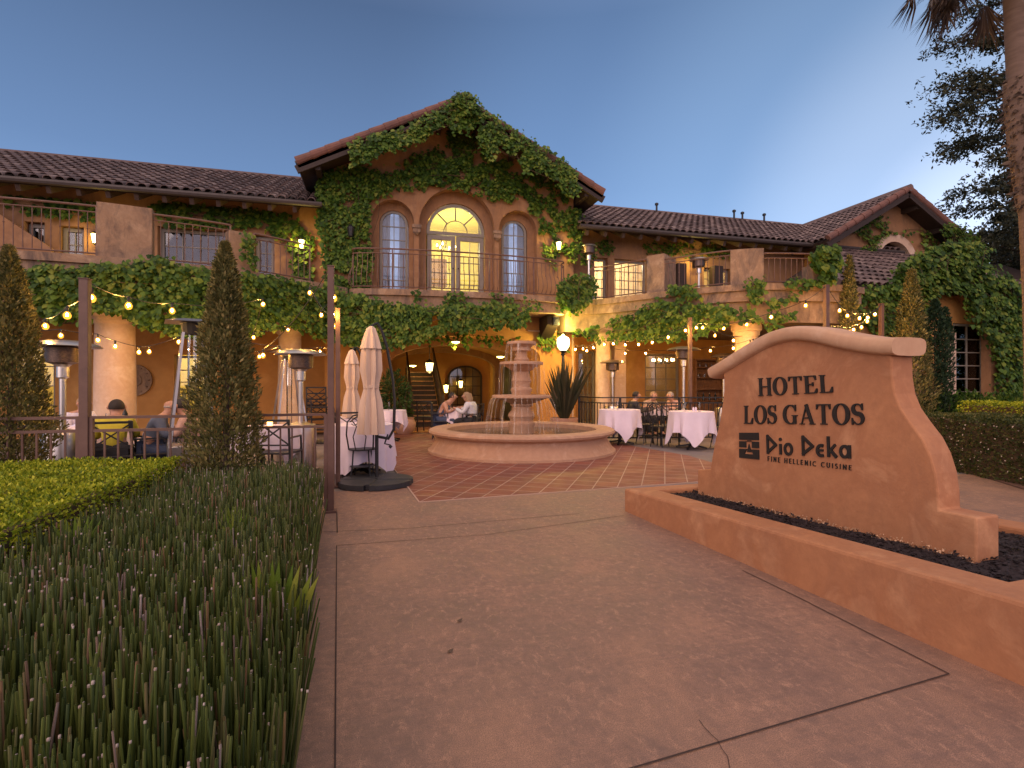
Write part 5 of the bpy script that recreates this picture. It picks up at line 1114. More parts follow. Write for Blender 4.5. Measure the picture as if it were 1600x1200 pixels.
# chandelier behind the right ground floor window, and in the upper room
def chandelier(p, n, r, lab, m_='bulb'):
    T_ = thing('chandelier', lab, 'chandelier', tuple(p)); mb = MB(); mb.tube([(0, 0, .05), (0, 0, .8)], .012, 5)
    for k in range(n): a = 2*math.pi*k/n; mb.tube([(0, 0, .05), (math.cos(a)*r*.6, math.sin(a)*r*.6, -.06), (math.cos(a)*r, math.sin(a)*r, .04)], .01, 5)
    mb.build('arms', M['black'], T_)
    for k in range(n): a = 2*math.pi*k/n; mb = MB(); mb.lathe([(.02, .04), (.026, .08), (.004, .14)], (math.cos(a)*r, math.sin(a)*r, 0), 6); mb.build('candle_bulb', M[m_], T_)
M['dimbulb'] = glow_mat('candle_glow', (1, .6, .22), 22); M['dimbulb2'] = glow_mat('upper_candle_glow', (1, .82, .45), 12)
chandelier(PY(1036, 566, 17.2), 10, .38, 'chandelier of candle bulbs seen through the right dining window', 'dimbulb'); chandelier(PY(697, 388, 17.4), 6, .3, 'pale chandelier inside the bright yellow upper room', 'dimbulb2')
# ------------------------------------------------------------------ heaters
M['mesh'] = plain('burner_mesh', (.16,.11,.085), (.06,.045,.04), rough=.4, metal=.8, scale=40, sc=(1, 1, 3))
def mushroom(px, Y, ytop, lab, D=.86, sc=1, z0=0, steel='steel'):
    p = PY(px, 600, Y); h = PY(px, ytop, Y).z-z0; T_ = thing('patio_heater', lab, 'patio heater', (p.x, p.y, z0), group='round steel patio heaters')
    mb = MB(); mb.lathe([(.27*sc, 0), (.27*sc, .06), (.235*sc, .07), (.235*sc, .72*sc), (.22*sc, .76*sc), (.06*sc, .80*sc)], (0, 0, 0), 24); mb.build('tank_housing', M[steel], T_, False, True)
    mb = MB(); mb.lathe([(.038, .78*sc), (.038, h-.52), (.07, h-.5), (.07, h-.36), (.10, h-.33)], (0, 0, 0), 14); mb.build('pole', M[steel], T_, False, True)
    mb = MB(); mb.lathe([(.10, h-.33), (.185, h-.30), (.19, h-.1), (.15, h-.08)], (0, 0, 0), 20); mb.build('burner', M['mesh'] , T_, False, True)
    mb = MB(); mb.lathe([(.001, h), (D*.2, h-.01), (D*.42, h-.05), (D*.5, h-.09), (D*.495, h-.10), (D*.4, h-.065), (.03, h-.03)], (0, 0, 0), 32); mb.build('reflector', M[steel], T_, False, True); return T_
mushroom(98, 8.3, 531, 'steel mushroom patio heater beside the white shirted diner at the left'); mushroom(470, 8.95, 545, 'steel mushroom patio heater standing on the patio near the walk', .78)
mushroom(1068, 11.75, 541, 'steel mushroom patio heater between the two clothed tables', .82); mushroom(957, 14.0, 562, 'farther steel mushroom patio heater by the lit column', .75); mushroom(1131, 12.4, 552, 'mushroom patio heater half hidden by the left shoulder of the sign', .7)
mushroom(920, 15.1, 381, 'small patio heater on the upper right balcony corner', .5, .7, 3.9); mushroom(1092, 14.6, 402, 'patio heater on the upper right terrace before the wall lamp', .62, .7, 3.9)
def pyramid(px, Y, ytop, lab):
    p = PY(px, 600, Y); h = PY(px, ytop, Y).z; T_ = thing('pyramid_heater', lab, 'patio heater', (p.x, p.y, 0), R(20), 'pyramid patio heaters'); mb = MB(); mb.box((-.27, -.27, .02), (.27, .27, .62)); mb.build('base', M['steel'], T_, bevel=.01)
    mb = MB()
    for sx in (-1, 1):
        for sy in (-1, 1): mb.bar((sx*.25, sy*.25, .6), (sx*.10, sy*.10, h-.18), .03)
    mb.build('frame', M['steel'], T_); mb = MB(); mb.tube([(0, 0, .6), (0, 0, h-.2)], .05, 10); mb.build('flame_tube', M['clear'], T_); mb = MB(); mb.lathe([(.11, h-.2), (.13, h-.05)], (0, 0, 0), 12); mb.build('burner', M['black'], T_)
    mb = MB(); mb.add([(-.3, -.3, h-.05), (.3, -.3, h-.05), (.3, .3, h-.05), (-.3, .3, h-.05), (-.1, -.1, h), (.1, -.1, h), (.1, .1, h), (-.1, .1, h)], [(0,3,2,1),(4,5,6,7),(0,1,5,4),(1,2,6,5),(2,3,7,6),(3,0,4,7)]); mb.build('reflector', M['steel'], T_)
pyramid(300, 7.7, 499, 'pyramid patio heater with slanting pale legs left of the arborvitae by the walk'); pyramid(452, 10.4, 546, 'pyramid patio heater behind the round steel heater near the second column')
# ------------------------------------------------------------------ closed umbrellas
def umbrella(px, Y, ytop, ybot, lab, sc=1):
    p = PY(px, 600, Y); zt = PY(px, ytop, Y).z; zb = PY(px, ybot, Y).z; T_ = thing('closed_umbrella', lab, 'umbrella', (p.x, p.y, 0), R(-14.8)); n = 28
    def rings(prof, fold, ph):
        vs = []
        for r, z in prof:
            for k in range(n): a = 2*math.pi*k/n; q_ = r*(1+fold*math.cos(a*7+ph)); vs.append((q_*math.cos(a), q_*math.sin(a), z))
        return vs, [(i*n+k, i*n+(k+1) % n, (i+1)*n+(k+1) % n, (i+1)*n+k) for i in range(len(prof)-1) for k in range(n)]
    H_ = zt-zb; vs, fs = rings([(.155*sc, zb), (.15*sc, zb+H_*.12), (.125*sc, zb+H_*.3), (.085*sc, zb+H_*.42), (.092*sc, zb+H_*.48), (.125*sc, zb+H_*.6), (.115*sc, zb+H_*.75), (.09*sc, zb+H_*.88), (.05*sc, zt-.03), (.02*sc, zt)], .24, 0)
    mb = MB(); mb.add(vs, fs); c_ = mb.build('canopy', M['canvas'], T_, False, True)
    vs, fs = rings([(.135*sc, zb+H_*.80), (.10*sc, zb+H_*.9), (.055*sc, zt-.01), (.02, zt+.02)], .15, 1); mb = MB(); mb.add(vs, fs); mb.build('vent', M['canvas'], c_, False, True)
    mb = MB(); mb.lathe([(.093*sc, zb+H_*.43), (.097*sc, zb+H_*.46)], (0, 0, 0), 20); mb.build('strap', M['canvas'], c_)
    mb = MB(); mx_ = .035*sc; mb.tube([(mx_, .16, .1), (mx_, .16, zb+H_*.2), (mx_+.01, .17, zb+H_*.55), (mx_, .16, zb+H_*.8)], .026*sc, 8); mb.build('pole', M['black'], T_, False, True)
    mb = MB(); mb.tube([(.03, .05, zt+.05), (.06, .09, zt+.07), (.11*sc, .12, zt-.02), (.18*sc, .14, zt-.25), (.26*sc, .16, zt-.7), (.285*sc, .16, zt-1.0), (.275*sc, .16, zb+.05), (.20*sc, .16, zb-.08), (mx_, .16, zb-.05)], .021*sc, 8); mb.tube([(.03, .05, zt+.05), (0, 0, zt+.02), (0, 0, zt-.06)], .018*sc, 6); mb.build('arm', M['black'], T_, False, True)
    mb = MB(); mb.tube([(.2*sc, .12, zb-.02), (.17*sc, .06, zb-.14), (.25*sc, .06, zb-.16)], .012, 6); mb.lathe([(.001, -.03), (.03, 0), (.001, .03)], (.25*sc, .06, zb-.18), 8); mb.build('crank', M['black'], T_)
    return T_, p, mx_
M['slab'] = plain('dark_base_slab', (.035,.037,.042), (.02,.022,.026), rough=.6, bump=.5)
U1, up, mx_ = umbrella(580, 7.45, 512, 678, 'larger closed tan umbrella on a black slab base beside the walk')
def slab_base(T_, cx, cy, r, nm='base'):
    mb = MB()
    for k in range(4):
        a0 = k*90+45; o = Vector((math.cos(R(a0)), math.sin(R(a0)), 0))*.012
        pts = [(o.x, o.y)]+[(o.x+r*math.cos(R(a0-45+3+84*i/8)), o.y+r*math.sin(R(a0-45+3+84*i/8))) for i in range(9)]
        mb.prism([(cx+x, cy+y) for x, y in pts], .01, .075)
    mb.bar((cx-r*.9, cy, .045), (cx+r*.9, cy, .045), .05, .08); mb.bar((cx, cy-r*.9, .045), (cx, cy+r*.9, .045), .05, .08); mb.build(nm, M['slab'], T_, bevel=.008)
slab_base(U1, mx_, .12, .50)
U2, up2, mx2 = umbrella(550, 10.3, 548, 652, 'smaller farther closed tan umbrella beside the bigger one', .95); slab_base(U2, mx2, .12, .4)
# ------------------------------------------------------------------ tables, cloths, chairs
def table(px, py, Y, lab, clab, r=.45, h=.75, sq=.74, drop=.0, rz=0, n=64, loc=None, plain_=False):
    p = loc or PY(px, 600, Y); T_ = thing('dining_table', lab, 'table', (p.x, p.y, 0), rz); mb = MB(); mb.lathe([(r, h-.03), (r, h)], (0, 0, 0), 28); mb.build('tabletop', M['wood'], T_)
    mb = MB(); mb.tube([(0, 0, .04), (0, 0, h-.03)], .035, 8)
    for k in range(4): a = k*math.pi/2+.4; mb.bar((0, 0, .09), (math.cos(a)*.33, math.sin(a)*.33, .02), .045, .035)
    mb.build('pedestal', M['black'], T_)
    mb = MB(); vs = []; rows = 9
    for i in range(rows):
        f = i/(rows-1)
        for k in range(n):
            a = 2*math.pi*k/n; L_ = sq/max(abs(math.cos(a)), abs(math.sin(a))); hang = max(.1, (L_-r)*1.0); hang = min(hang, h-.06)
            q_ = max(abs(math.cos(2*a)), 0); ripple = .045*f*math.sin(a*9+1.3*math.sin(a*2)+rz)+.02*f*math.sin(a*17); q2 = r+.012+f*(.02+.02*(1-q_))-.03*f*(L_-sq)/sq+ripple
            z = h+.006-hang*f; vs.append((q2*math.cos(a), q2*math.sin(a), z))
    fs = [(i*n+k, i*n+(k+1) % n, (i+1)*n+(k+1) % n, (i+1)*n+k) for i in range(rows-1) for k in range(n)]+[tuple(range(n))]
    mb.add(vs, fs); mb.v = [tuple(Matrix.Rotation(rz, 3, 'Z')@Vector(v)+Vector((p.x, p.y, 0))) for v in mb.v]; c_ = mb.build('tablecloth', M['cloth'], smooth=True); tag(c_, clab, 'tablecloth', 'linen cloths on the dining tables'); return T_, p
def small(name, prof, p, mat_, lab, cat, n=12): mb = MB(); mb.lathe(prof, (p[0], p[1], p[2]), n); o = mb.build(name, M[mat_], smooth=True); return tag(o, lab, cat)
M['amber'] = glow_mat('candle_amber', (1, .45, .08), 5); M['bottle'] = plain('dark_bottle', (.01,.015,.01), rough=.1)
GLASS = [(.03, 0), (.03, .004), (.005, .01), (.005, .09), (.03, .12), (.037, .15), (.03, .2)]
_, t1 = table(1080, 0, 10.05, 'nearer round dining table at the right of the fountain', 'pinkish white cloth with long points on the nearer right table', .46, .80, .90, rz=R(20))
_, t2 = table(968, 0, 11.2, 'farther round dining table at the right of the fountain', 'pinkish white cloth on the farther right table by the fence', .46, .80, .86, rz=R(35))
_, t3 = table(565, 0, 8.5, 'round dining table behind the big closed umbrella', 'white cloth reaching low on the table behind the big umbrella', .47, .77, 1.0, rz=R(10))
_, t4 = table(608, 0, 13.3, 'round dining table at the mouth of the passage', 'white cloth on the small table left of the passage mouth', .4, .75, .66, rz=R(15))
_, t5 = table(712, 0, 13.55, 'small table between the two women behind the fountain', 'cloth on the small table where the two women sit', .32, .74, .58, rz=R(30))
_, t6 = table(410, 0, 8.6, 'dining table by the round steel heater inside the left fence', 'white cloth on the left table that carries the amber candle', .5, .75, .76, rz=R(5))
_, t7 = table(150, 0, 9.3, 'long occupied dining table behind the left fence', 'white cloth on the table where the left diners sit', .5, .75, .8, rz=R(30))
_, t10 = table(272, 0, 8.9, 'second occupied dining table behind the left fence', 'cloth on the table between the balding man and the pink shirted diner', .36, .72, .62, rz=R(20))
_, t8 = table(548, 0, 10.6, 'farther dining table beside the smaller umbrella', 'white cloth on the table beside the smaller umbrella', .42, .75, .7, rz=R(25))
_, t9 = table(1015, 0, 13.1, 'occupied dining table behind the right fence', 'cloth on the occupied table behind the right fence', .5, .75, .7, rz=R(12))
small('candle_holder', [(.035, 0), (.04, .09)], (t6.x+.12, t6.y-.1, .757), 'amber', 'amber glass candle holder glowing on the left table', 'candle')
small('candle_holder', [(.035, 0), (.04, .09)], (t9.x+.1, t9.y-.1, .757), 'amber', 'amber candle glowing behind the right fence', 'candle')
pb_ = (t7.x+.36, t7.y+.05, .757); small('wine_bottle', [(.037, 0), (.037, .19), (.015, .24), (.015, .31)], pb_, 'bottle', 'dark wine bottle on the left diners table', 'bottle')
for k, (t, dx, dy, lb) in enumerate(((t1, .1, -.15, 'wine glass nearest the edge on the nearer right table'), (t1, -.12, .05, 'wine glass at the back of the nearer right table'), (t2, -.1, -.1, 'wine glass on the farther right table'), (t7, .2, -.1, 'wine glass beside the bottle on the left table'), (t6, -.1, .1, 'wine glass on the candle table at the left'), (t4, 0, 0, 'wine glass on the passage mouth table'))): small('wine_glass', GLASS, (t.x+dx, t.y+dy, .807 if t in (t1, t2) else (.777 if t is t3 else .757)), 'clear', lb, 'glass')
for dx, lb in ((-.08, 'white salt shaker on the nearer right table'), (-.02, 'white pepper shaker beside the salt on the nearer right table')): small('shaker', [(.022, 0), (.022, .07), (.012, .1)], (t1.x+dx, t1.y-.2, .807), 'cloth', lb, 'shaker')
def xchair(name='cross_back_chair', lab='', loc=(0, 0, 0), rz=0, grp=None):
    """square metal armchair with a crossed back; its front faces local -Y"""
    T_ = thing(name, lab, 'chair', loc, rz, grp); mb = MB(); mb.box((-.23, -.22, .43), (.23, .22, .46)); mb.build('seat', M['black'], T_, bevel=.008)
    for x in (-.22, .22):
        for y in (-.21, .21): mb = MB(); mb.bar((x, y*1.05, 0), (x, y, .44), .026); mb.build('leg', M['black'], T_)
    mb = MB()
    for x in (-.22, .22): mb.bar((x, .21, .44), (x, .25, .9), .026); mb.bar((x, .23, .66), (x, -.16, .66), .024); mb.bar((x, -.16, .66), (x, -.18, .44), .022)
    mb.bar((-.233, .25, .9), (.233, .25, .9), .03); mb.bar((-.22, .225, .56), (.22, .225, .56), .02); mb.bar((-.21, .228, .57), (.21, .246, .88), .018); mb.bar((.21, .226, .57), (-.21, .244, .88), .018); mb.build('backrest', M['black'], T_); return T_
def bistro(lab, loc, rz):
    T_ = thing('bistro_chair', lab, 'chair', loc, rz, 'wrought iron bistro chairs'); mb = MB(); mb.lathe([(.19, .445), (.2, .45), (.2, .462), (.18, .468)], (0, 0, 0), 24); mb.build('seat', M['black'], T_)
    for k in range(4):
        a = k*math.pi/2+math.pi/4; mb = MB(); mb.tube([(math.cos(a)*.15, math.sin(a)*.15, .45), (math.cos(a)*.17, math.sin(a)*.17, .2), (math.cos(a)*.21, math.sin(a)*.21, 0)], .011, 6); mb.build('leg', M['black'], T_)
    mb = MB(); mb.lathe([(.17, .2), (.178, .207), (.17, .214)], (0, 0, 0), 20); mb.build('stretcher', M['black'], T_)
    mb = MB(); mb.tube([(-.17, .1, .46), (-.19, .17, .68), (-.17, .2, .86), (-.09, .215, .95), (0, .22, .97), (.09, .215, .95), (.17, .2, .86), (.19, .17, .68), (.17, .1, .46)], .011, 6)
    for s in (-1, 1): mb.tube([(s*.06, .17, .46), (s*.09, .2, .65), (s*.04, .21, .80), (s*.10, .21, .88)], .008, 5); mb.tube([(s*.1*math.cos(R(q_))*.45+s*.07, .212, .86+.045*math.sin(R(q_))) for q_ in range(0, 331, 30)], .007, 5)
    mb.build('backrest', M['black'], T_); return T_
p = PZ(566, 752); bistro('black wrought iron bistro chair in front of the umbrella table by the walk', (p.x, p.y+.1, 0), R(180)+R(-10))
p0 = t1; bistro('black iron bistro chair right of the nearer right table', (t1.x+.62, t1.y-.15, 0), R(-75)); bistro('black iron bistro chair left of the nearer right table', (t1.x-.5, t1.y+.45, 0), R(120)); bistro('black iron bistro chair right of the farther right table', (t2.x+.6, t2.y-.1, 0), R(-80))
X0 = xchair(lab='black cross back chair nearest the walk at the candle table', loc=(t6.x+.35, t6.y-.6, 0), rz=R(165), grp='cross back patio chairs')
for lb, x, y, rz in (('black cross back chair left of the candle table', t6.x-.65, t6.y-.2, R(100)), ('cross back chair right of the round steel heater', PD(497, 600, 8.7).x, PD(497, 600, 8.7).y, R(-100)), ('cross back chair of the yellow clad diner', PD(178, 600, 7.0).x, PD(178, 600, 7.0).y, R(195)), ('cross back chair of the bald man in blue grey', PD(240, 600, 7.3).x, PD(240, 600, 7.3).y, R(105)), ('cross back chair of the white shirted diner', PD(122, 600, 8.3).x, PD(122, 600, 8.3).y, R(60)), ('cross back chair of the pink shirted diner', PD(306, 600, 7.5).x, PD(306, 600, 7.5).y, R(265)),
   ('cross back chair of the bare shouldered woman behind the fountain', PD(690, 600, 13.5).x, PD(690, 600, 13.5).y, R(80)), ('cross back chair of the woman in the pale top behind the fountain', PD(737, 600, 13.1).x, PD(737, 600, 13.1).y, R(240)), ('dark chair standing before the passage stairs', PD(668, 600, 15.4).x, PD(668, 600, 15.4).y, R(150)), ('cross back chair of the dark haired man behind the right fence', PD(990, 600, 13.6).x, PD(990, 600, 13.6).y, R(90)), ('cross back chair of the fair haired diner behind the right fence', PD(1014, 600, 14.2).x, PD(1014, 600, 14.2).y, R(20)), ('cross back chair of the grey haired diner behind the right fence', PD(1056, 600, 14.3).x, PD(1056, 600, 14.3).y, R(-80)), ('empty cross back chair against the right fence', PD(1040, 600, 12.2).x, PD(1040, 600, 12.2).y, R(175)), ('cross back chair behind the big umbrella table', t3.x-.2, t3.y+.75, R(10)), ('cross back chair beyond the smaller umbrella table', t8.x+.1, t8.y+.7, R(0))):
    dup(X0, (x, y, 0), rz, lb)
p = PD(499, 600, 12.2)
for k, lb in enumerate(('lowest chair of the stack by the left terrace wall', 'second chair up in the stack by the left terrace wall', 'third chair up in the stack by the left terrace wall', 'topmost chair of the stack by the left terrace wall')): c_ = dup(X0, (p.x, p.y-.03*k, .14*k), R(20), lb); c_['group'] = 'stacked black chairs'
# ------------------------------------------------------------------ people
M['skin'] = plain('skin', (.46,.25,.17), (.40,.21,.14), rough=.6); M['hairdark'] = plain('dark_hair', (.02,.013,.01), rough=.7); M['hairfair'] = plain('fair_hair', (.26,.17,.10), rough=.7); M['hairgrey'] = plain('grey_hair', (.30,.27,.25), rough=.7)
def fabric(n_, c): M[n_] = plain(n_, c, tuple(x*.82 for x in c), rough=.9, scale=12); return n_
def skin_mesh(chains, name, mat_, parent, sub=1):
    """one continuous surface grown round joints: chains of (point, radius), joined where points coincide"""
    vs, es, rs, ix = [], [], [], {}
    for ch in chains:
        pr = None
        for p, r in ch:
            k = tuple(round(c, 4) for c in p)
            if k not in ix: ix[k] = len(vs); vs.append(p); rs.append(r)
            if pr is not None and pr != ix[k]: es.append((pr, ix[k]))
            pr = ix[k]
    me = bpy.data.meshes.new('t'); me.from_pydata([tuple(v) for v in vs], es, []); o = bpy.data.objects.new('t', me); COL.objects.link(o); o.modifiers.new('s', 'SKIN')
    sv = me.skin_vertices[0].data if me.skin_vertices else None
    if sv is None: me.attributes; o.data.update()
    for i, r in enumerate(rs): me.skin_vertices[0].data[i].radius = (r if isinstance(r, tuple) else (r, r)); me.skin_vertices[0].data[i].use_root = i == 0
    if sub: sm = o.modifiers.new('d', 'SUBSURF'); sm.levels = sub; sm.render_levels = sub
    dg = bpy.context.evaluated_depsgraph_get(); m2 = bpy.data.meshes.new_from_object(o.evaluated_get(dg)); bpy.data.objects.remove(o); m2.name = name; return m2
def person(lab, loc, rz, top, hair, legs, lean=.12, turn=0, long_=False, bald=False, sleeve=True, reach=.36, bare=False):
    """a seated figure facing local -Y, hips on a seat 0.46 m up"""
    T_ = thing('person', lab, 'person', loc, rz, 'seated diners'); z0 = .50; L = lean
    pel, wai, che, nck, hd0 = V((0, .06, z0)), V((0, .05-L*.35, z0+.17)), V((0, .04-L*.8, z0+.34)), V((0, .03-L*1.15, z0+.475-L*.15)), V((0, .0-L*1.4, z0+.535-L*.2))
    hd, cr = hd0+V((math.sin(turn)*.01, -.015, .075)), hd0+V((0, 0, .165)); ch = [[(pel, .14), (wai, .125), (che, (.15)), (nck, .062), (hd0, .074), (hd, .108), (cr, .078)]]
    arms, lgs = [], []
    for s in (-1, 1):
        sh = che+V((s*.17, 0, .06)); el = sh+V((s*.06, -.08, -.22)); wr = V((s*.12, che.y-reach, .80)); ha = wr+V((-s*.02, -.07, .0)); arms.append([(che, .15), (sh, .062), (el, .044), (wr, .029), (ha, .033)])
        hp = V((s*.10, .04, z0-.02)); kn = V((s*.13, -.38, z0-.01)); an = V((s*.13, -.36, .09)); to = V((s*.13, -.5, .045)); lgs.append([(pel, .14), (hp, .092), (kn, .062), (an, .042), (to, .040)])
    me = skin_mesh(ch+arms+lgs, 'body', None, None); bm = bmesh.new(); bm.from_mesh(me)
    fwd = V((math.sin(turn), -math.cos(turn), 0)); sd_ = V((fwd.y, -fwd.x, 0))
    ex = MB(); ex.tube([hd+fwd*.085+V((0,0,.03)), hd+fwd*.112+V((0,0,-.01)), hd+fwd*.086+V((0,0,-.025))], [.010, .016, .008], 6)
    for s in (-1, 1): ex.tube([hd+sd_*s*.088+V((0,0,-.025)), hd+sd_*s*.10, hd+sd_*s*.092+V((0,0,.03))], [.010, .016, .010], 6)
    for s in (-1, 1):
        wr = V((s*.12-s*.02, che.y-reach-.08, .80))
        for k in range(4): b_ = wr+V(((k-1.5)*.018, -.02, .005)); ex.tube([b_, b_+V((0, -.035, -.004)), b_+V((0, -.062+.008*abs(k-1.5), -.022))], [.009, .008, .006], 5)
        b_ = wr+V((-s*.035, .03, 0)); ex.tube([b_, b_+V((-s*.022, -.03, -.005)), b_+V((-s*.022, -.055, -.014))], [.010, .009, .006], 5)
    vs = [bm.verts.new(v) for v in ex.v]
    for f in ex.f:
        try: bm.faces.new([vs[i] for i in f])
        except ValueError: pass
    bm.to_mesh(me); bm.free(); link('body', me, M['skin'], T_, smooth=True)
    g = .018; tch = [[(pel+V((0,0,-.03)), .152), (wai, .14), (che, .165), (che+V((0,-.01,.10)), .10 if not bare else .08)]]; ta = []
    if not bare:
        for a in arms: ta.append([(che, .165), (a[1][0], .08), (a[2][0], .062)]+([(a[2][0].lerp(a[3][0], .9), .045)] if sleeve else []))
    link('shirt', skin_mesh(tch+ta, 'shirt', None, None), M[top], T_, smooth=True)
    lk = [[(pel+V((0,0,-.02)), .15)]+[(l[1][0], .108), (l[2][0], .078), (l[3][0]+V((0,0,.03)), .06)] for l in lgs]; link('trousers', skin_mesh(lk, 'trousers', None, None), M[legs], T_, smooth=True)
    for l in lgs: mb = MB(); t = l[4][0]; mb.tube([l[3][0]+V((0, .05, -.045)), l[3][0]+V((0, 0, -.035)), t+V((0, 0, -.005)), t+V((0, -.05, -.012))], [.04, .052, .045, .02], 8); mb.build('shoe', M['black'], T_, smooth=True)
    hm = MB(); rows, n = 9, 18; vs = []
    for i in range(rows):
        ph = math.pi*(i/(rows-1))*(.62 if not bald else .40)
        for k in range(n):
            a = 2*math.pi*k/n; d = V((math.sin(ph)*math.cos(a), math.sin(ph)*math.sin(a), math.cos(ph))); f = d.dot(fwd); r = .101
            if bald: r = .094
            zc = .045
            if f > .45 and ph > .9: d = d*.8
            vs.append(hd+V((d.x*r*.92, d.y*r*1.08, d.z*r+zc-.03))-fwd*.014)
    hm.add(vs, [(i*n+k, i*n+(k+1) % n, (i+1)*n+(k+1) % n, (i+1)*n+k) for i in range(rows-1) for k in range(n)])
    if long_:
        b0 = hd-fwd*.05; hm.tube([b0+V((0,0,.06)), b0-fwd*.035+V((0,0,-.06)), b0-fwd*.05+V((0,0,-.2)), b0-fwd*.03+V((0,0,-.3))], [.09, .098, .085, .03], 12)
    if not bald: hm.build('hair', M[hair], T_, smooth=True)
    else:
        hb = MB(); hb.tube([hd+sd_*s*.09-fwd*.0+V((0,0,-.01)) if False else hd+(sd_*math.cos(R(a))-fwd*math.sin(R(a)))*.08+V((0,0,.0)) for s in (1,) for a in range(0, 181, 20)], .017, 6); hb.build('hair', M[hair], T_, smooth=True)
    return T_
fabric('lilac_white_shirt', (.66,.62,.74)); fabric('yellow_shirt', (.52,.44,.04)); fabric('bluegrey_shirt', (.10,.12,.17)); fabric('pink_shirt', (.55,.34,.27)); fabric('denim', (.05,.07,.13)); fabric('dark_cloth', (.02,.02,.025)); fabric('pale_top', (.60,.60,.64)); fabric('tan_shirt', (.40,.28,.20)); fabric('olive_jacket', (.06,.055,.05))
def seat_at(px, d): p = PD(px, 600, d); return (p.x, p.y, 0)
person('diner in a lilac white shirt facing the walk beside the left heater', seat_at(122, 8.3), R(55), 'lilac_white_shirt', 'hairfair', 'dark_cloth', .1)
person('dark haired diner in a yellow shirt with back turned behind the left fence', seat_at(178, 7.0), R(195), 'yellow_shirt', 'hairdark', 'dark_cloth', .16)
person('balding man in a blue grey shirt leaning over the left table', seat_at(240, 7.3), R(105), 'bluegrey_shirt', 'hairgrey', 'denim', .14, bald=True)
person('diner in a pale pink shirt beside the pyramid heater', seat_at(306, 7.5), R(262), 'pink_shirt', 'hairdark', 'dark_cloth', .14)
person('bare shouldered woman in denim sitting left of the small passage table', seat_at(690, 13.5), R(72), 'denim', 'hairdark', 'denim', .2, bare=True, sleeve=False)
person('long haired woman in a pale top sitting right of the small passage table', seat_at(737, 13.1), R(235), 'pale_top', 'hairfair', 'dark_cloth', .1, long_=True)
person('dark haired man in an olive jacket behind the right fence', seat_at(990, 13.6), R(85), 'olive_jacket', 'hairdark', 'dark_cloth', .05)
person('fair haired diner in a tan shirt behind the right fence', seat_at(1014, 14.2), R(15), 'tan_shirt', 'hairfair', 'dark_cloth', .12)
person('grey haired diner in a pink shirt behind the right fence', seat_at(1056, 14.3), R(-75), 'pink_shirt', 'hairgrey', 'dark_cloth', .15)
# ------------------------------------------------------------------ pots, plaque, shelf, grill
M['pot'] = plain('terracotta_pot', (.46,.27,.19), (.38,.21,.14), rough=.85, scale=4)
pp = PY(882, 600, 13.35); T_ = thing('flax_pot', 'big terracotta pot with dark spiky flax behind the fountain', 'potted plant', (pp.x, pp.y, 0)); mb = MB(); mb.lathe([(.24, 0), (.25, .02), (.34, .36), (.39, .38), (.40, .48), (.36, .49), (.34, .44), (.01, .43)], (0, 0, 0), 28); mb.build('pot', M['pot'], T_, False, True)
n = 150; a = rng.uniform(0, 6.283, n); e = rng.uniform(.05, .75, n); P = np.stack([np.cos(a)*.15*e, np.sin(a)*.15*e, np.full(n, .44)], 1); T = np.stack([np.cos(a)*e, np.sin(a)*e, np.ones(n)], 1); leaf_obj('flax_leaves', P, T, np.stack([np.cos(a), np.sin(a), a*0-.3], 1), rng.uniform(.9, 1.65, n), .05, M['flax'], T_, False, True)
pp = PY(632, 600, 15.0); T_ = thing('leafy_pot', 'round terracotta pot with leafy shrub left of the passage stairs', 'potted plant', (pp.x, pp.y, 0)); mb = MB(); mb.lathe([(.18, 0), (.30, .15), (.32, .3), (.26, .42), (.28, .46), (.24, .44), (.01, .42)], (0, 0, 0), 24); mb.build('pot', M['pot'], T_, False, True)
n = 900; d_ = rdir(n); P = d_*np.array([.42, .4, .7])*rng.uniform(.5, 1, (n, 1))+np.array([-.28, 0, 1.1]); leaf_obj('foliage', P, d_+rdir(n)*.6, rdir(n), rng.uniform(.08, .16, n), .4, M['plantgreen'], T_); mb = MB()
for k in range(6): aa = k*1.05; mb.tube([(0, 0, .42), (math.cos(aa)*.1-.05, math.sin(aa)*.1, .8), (math.cos(aa)*.3-.1, math.sin(aa)*.3, 1.4)], [.02, .015, .006], 5)
mb.build('stem', M['vine'], T_)
pp = PY(735, 600, 16.6); bush('potted_palm', 'green leafy plant in the shade of the passage wall', .75, 17.0, .45, .45, 1.3, 500, M['plantgreen'], .16)
pq = PY(210, 594, YW-.04); T_ = thing('wall_plaque', 'round carved stone plaque on the left ochre wall beside the column', 'plaque', (pq.x, YW, pq.z-.4)); mb = MB()
def disc(r0, r1, y0, y1, n=32): mb.plate([arc(0, .4, r1, r1, 0, 349, n)]+([arc(0, .4, r0, r0, 0, 349, n)] if r0 else []), lambda u, v, w_: (u, y0+w_, v), y1-y0)
disc(.28, .42, -.07, -.004); disc(0, .285, -.035, -.003); disc(.10, .17, -.06, -.036)
for k in range(12): a_ = k*math.pi/6; mb.lathe([(.001, 0), (.03, .02), (.001, .04)], (.345*math.cos(a_), -.075, .38+.345*math.sin(a_)), 6)
mb.build('plaque_disc', M['terrace'], T_)
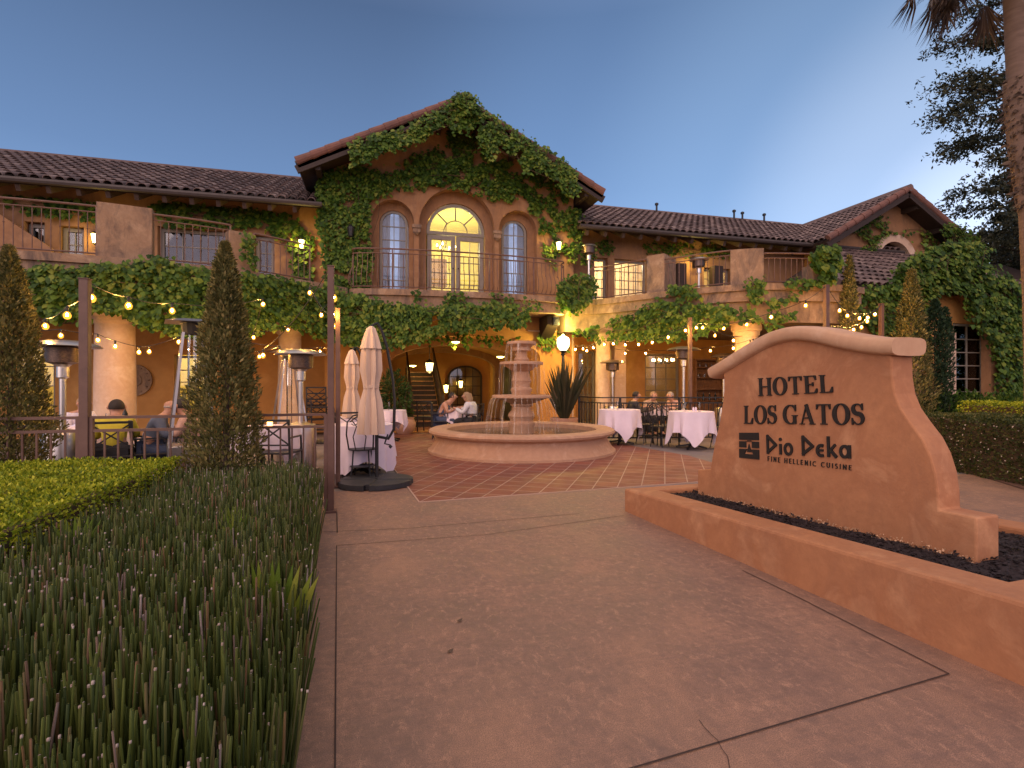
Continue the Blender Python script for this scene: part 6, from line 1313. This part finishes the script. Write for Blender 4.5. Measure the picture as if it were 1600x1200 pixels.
px0, px1 = PY(1086, 600, 15.7).x, PY(1136, 600, 15.7).x; T_ = thing('dresser', 'tall dark wood dresser with shelves of glasses on the right dining terrace', 'dresser', ((px0+px1)/2, 15.8, 0)); wd = (px1-px0)/2; mb = MB()
mb.box((-wd, .2, 0), (wd, .24, 2.2)); mb.box((-wd, -.15, 0), (-wd+.05, .2, 2.2)); mb.box((wd-.05, -.15, 0), (wd, .2, 2.2)); mb.box((-wd-.03, -.18, 2.2), (wd+.03, .24, 2.26)); mb.build('carcass', M['midwood'], T_, bevel=.006)
for z in (.8, 1.2, 1.6, 1.95): mb = MB(); mb.box((-wd+.05, -.14, z), (wd-.05, .2, z+.03)); mb.build('shelf', M['midwood'], T_)
mb = MB(); mb.box((-wd+.05, -.13, .05), (-.01, -.1, .78)); mb.box((.01, -.13, .05), (wd-.05, -.1, .78)); mb.build('door', M['midwood'], T_, bevel=.01)
for k in range(12):
    z = (.83, 1.63, 1.98)[k % 3]; x = (px0+px1)/2-wd+.12+(k//3)*.24+.05*(k % 3)
    small('tumbler' if k % 3 else 'wine_bottle', [(.035, 0), (.04, .13)] if k % 3 else [(.037, 0), (.037, .16), (.015, .21), (.015, .27)], (x, 15.75, z), 'clear' if k % 3 else 'bottle', None, None)
SHL = ('topmost', 'middle', 'lower'); cnt = 0
for o in [o for o in COL.objects if o.type == 'MESH' and o.parent is None and not o.get('label') and o.name.split('.')[0] in ('tumbler', 'wine_bottle')]:
    b_ = o.name.startswith('wine'); tag(o, 'dark bottle in the row on the lower dresser shelf' if b_ else 'clear tumbler standing on an upper dresser shelf', 'bottle' if b_ else 'glass', 'bottles on the dresser' if b_ else 'tumblers on the dresser')
T_ = thing('speaker', 'small dark speaker fixed to the right balcony bracket', 'speaker', tuple(PY(868, 502, 14.4))); mb = MB(); mb.box((-.09, -.08, -.12), (.09, .08, .12)); mb.build('speaker_box', M['black'], T_, bevel=.015); mb = MB(); mb.lathe([(.05, 0), (.05, .01)], (0, 0, 0), 14); mb.v = [(x, -.082-z, y) for x, y, z in mb.v]; mb.build('speaker_cone', M['slab'], T_)
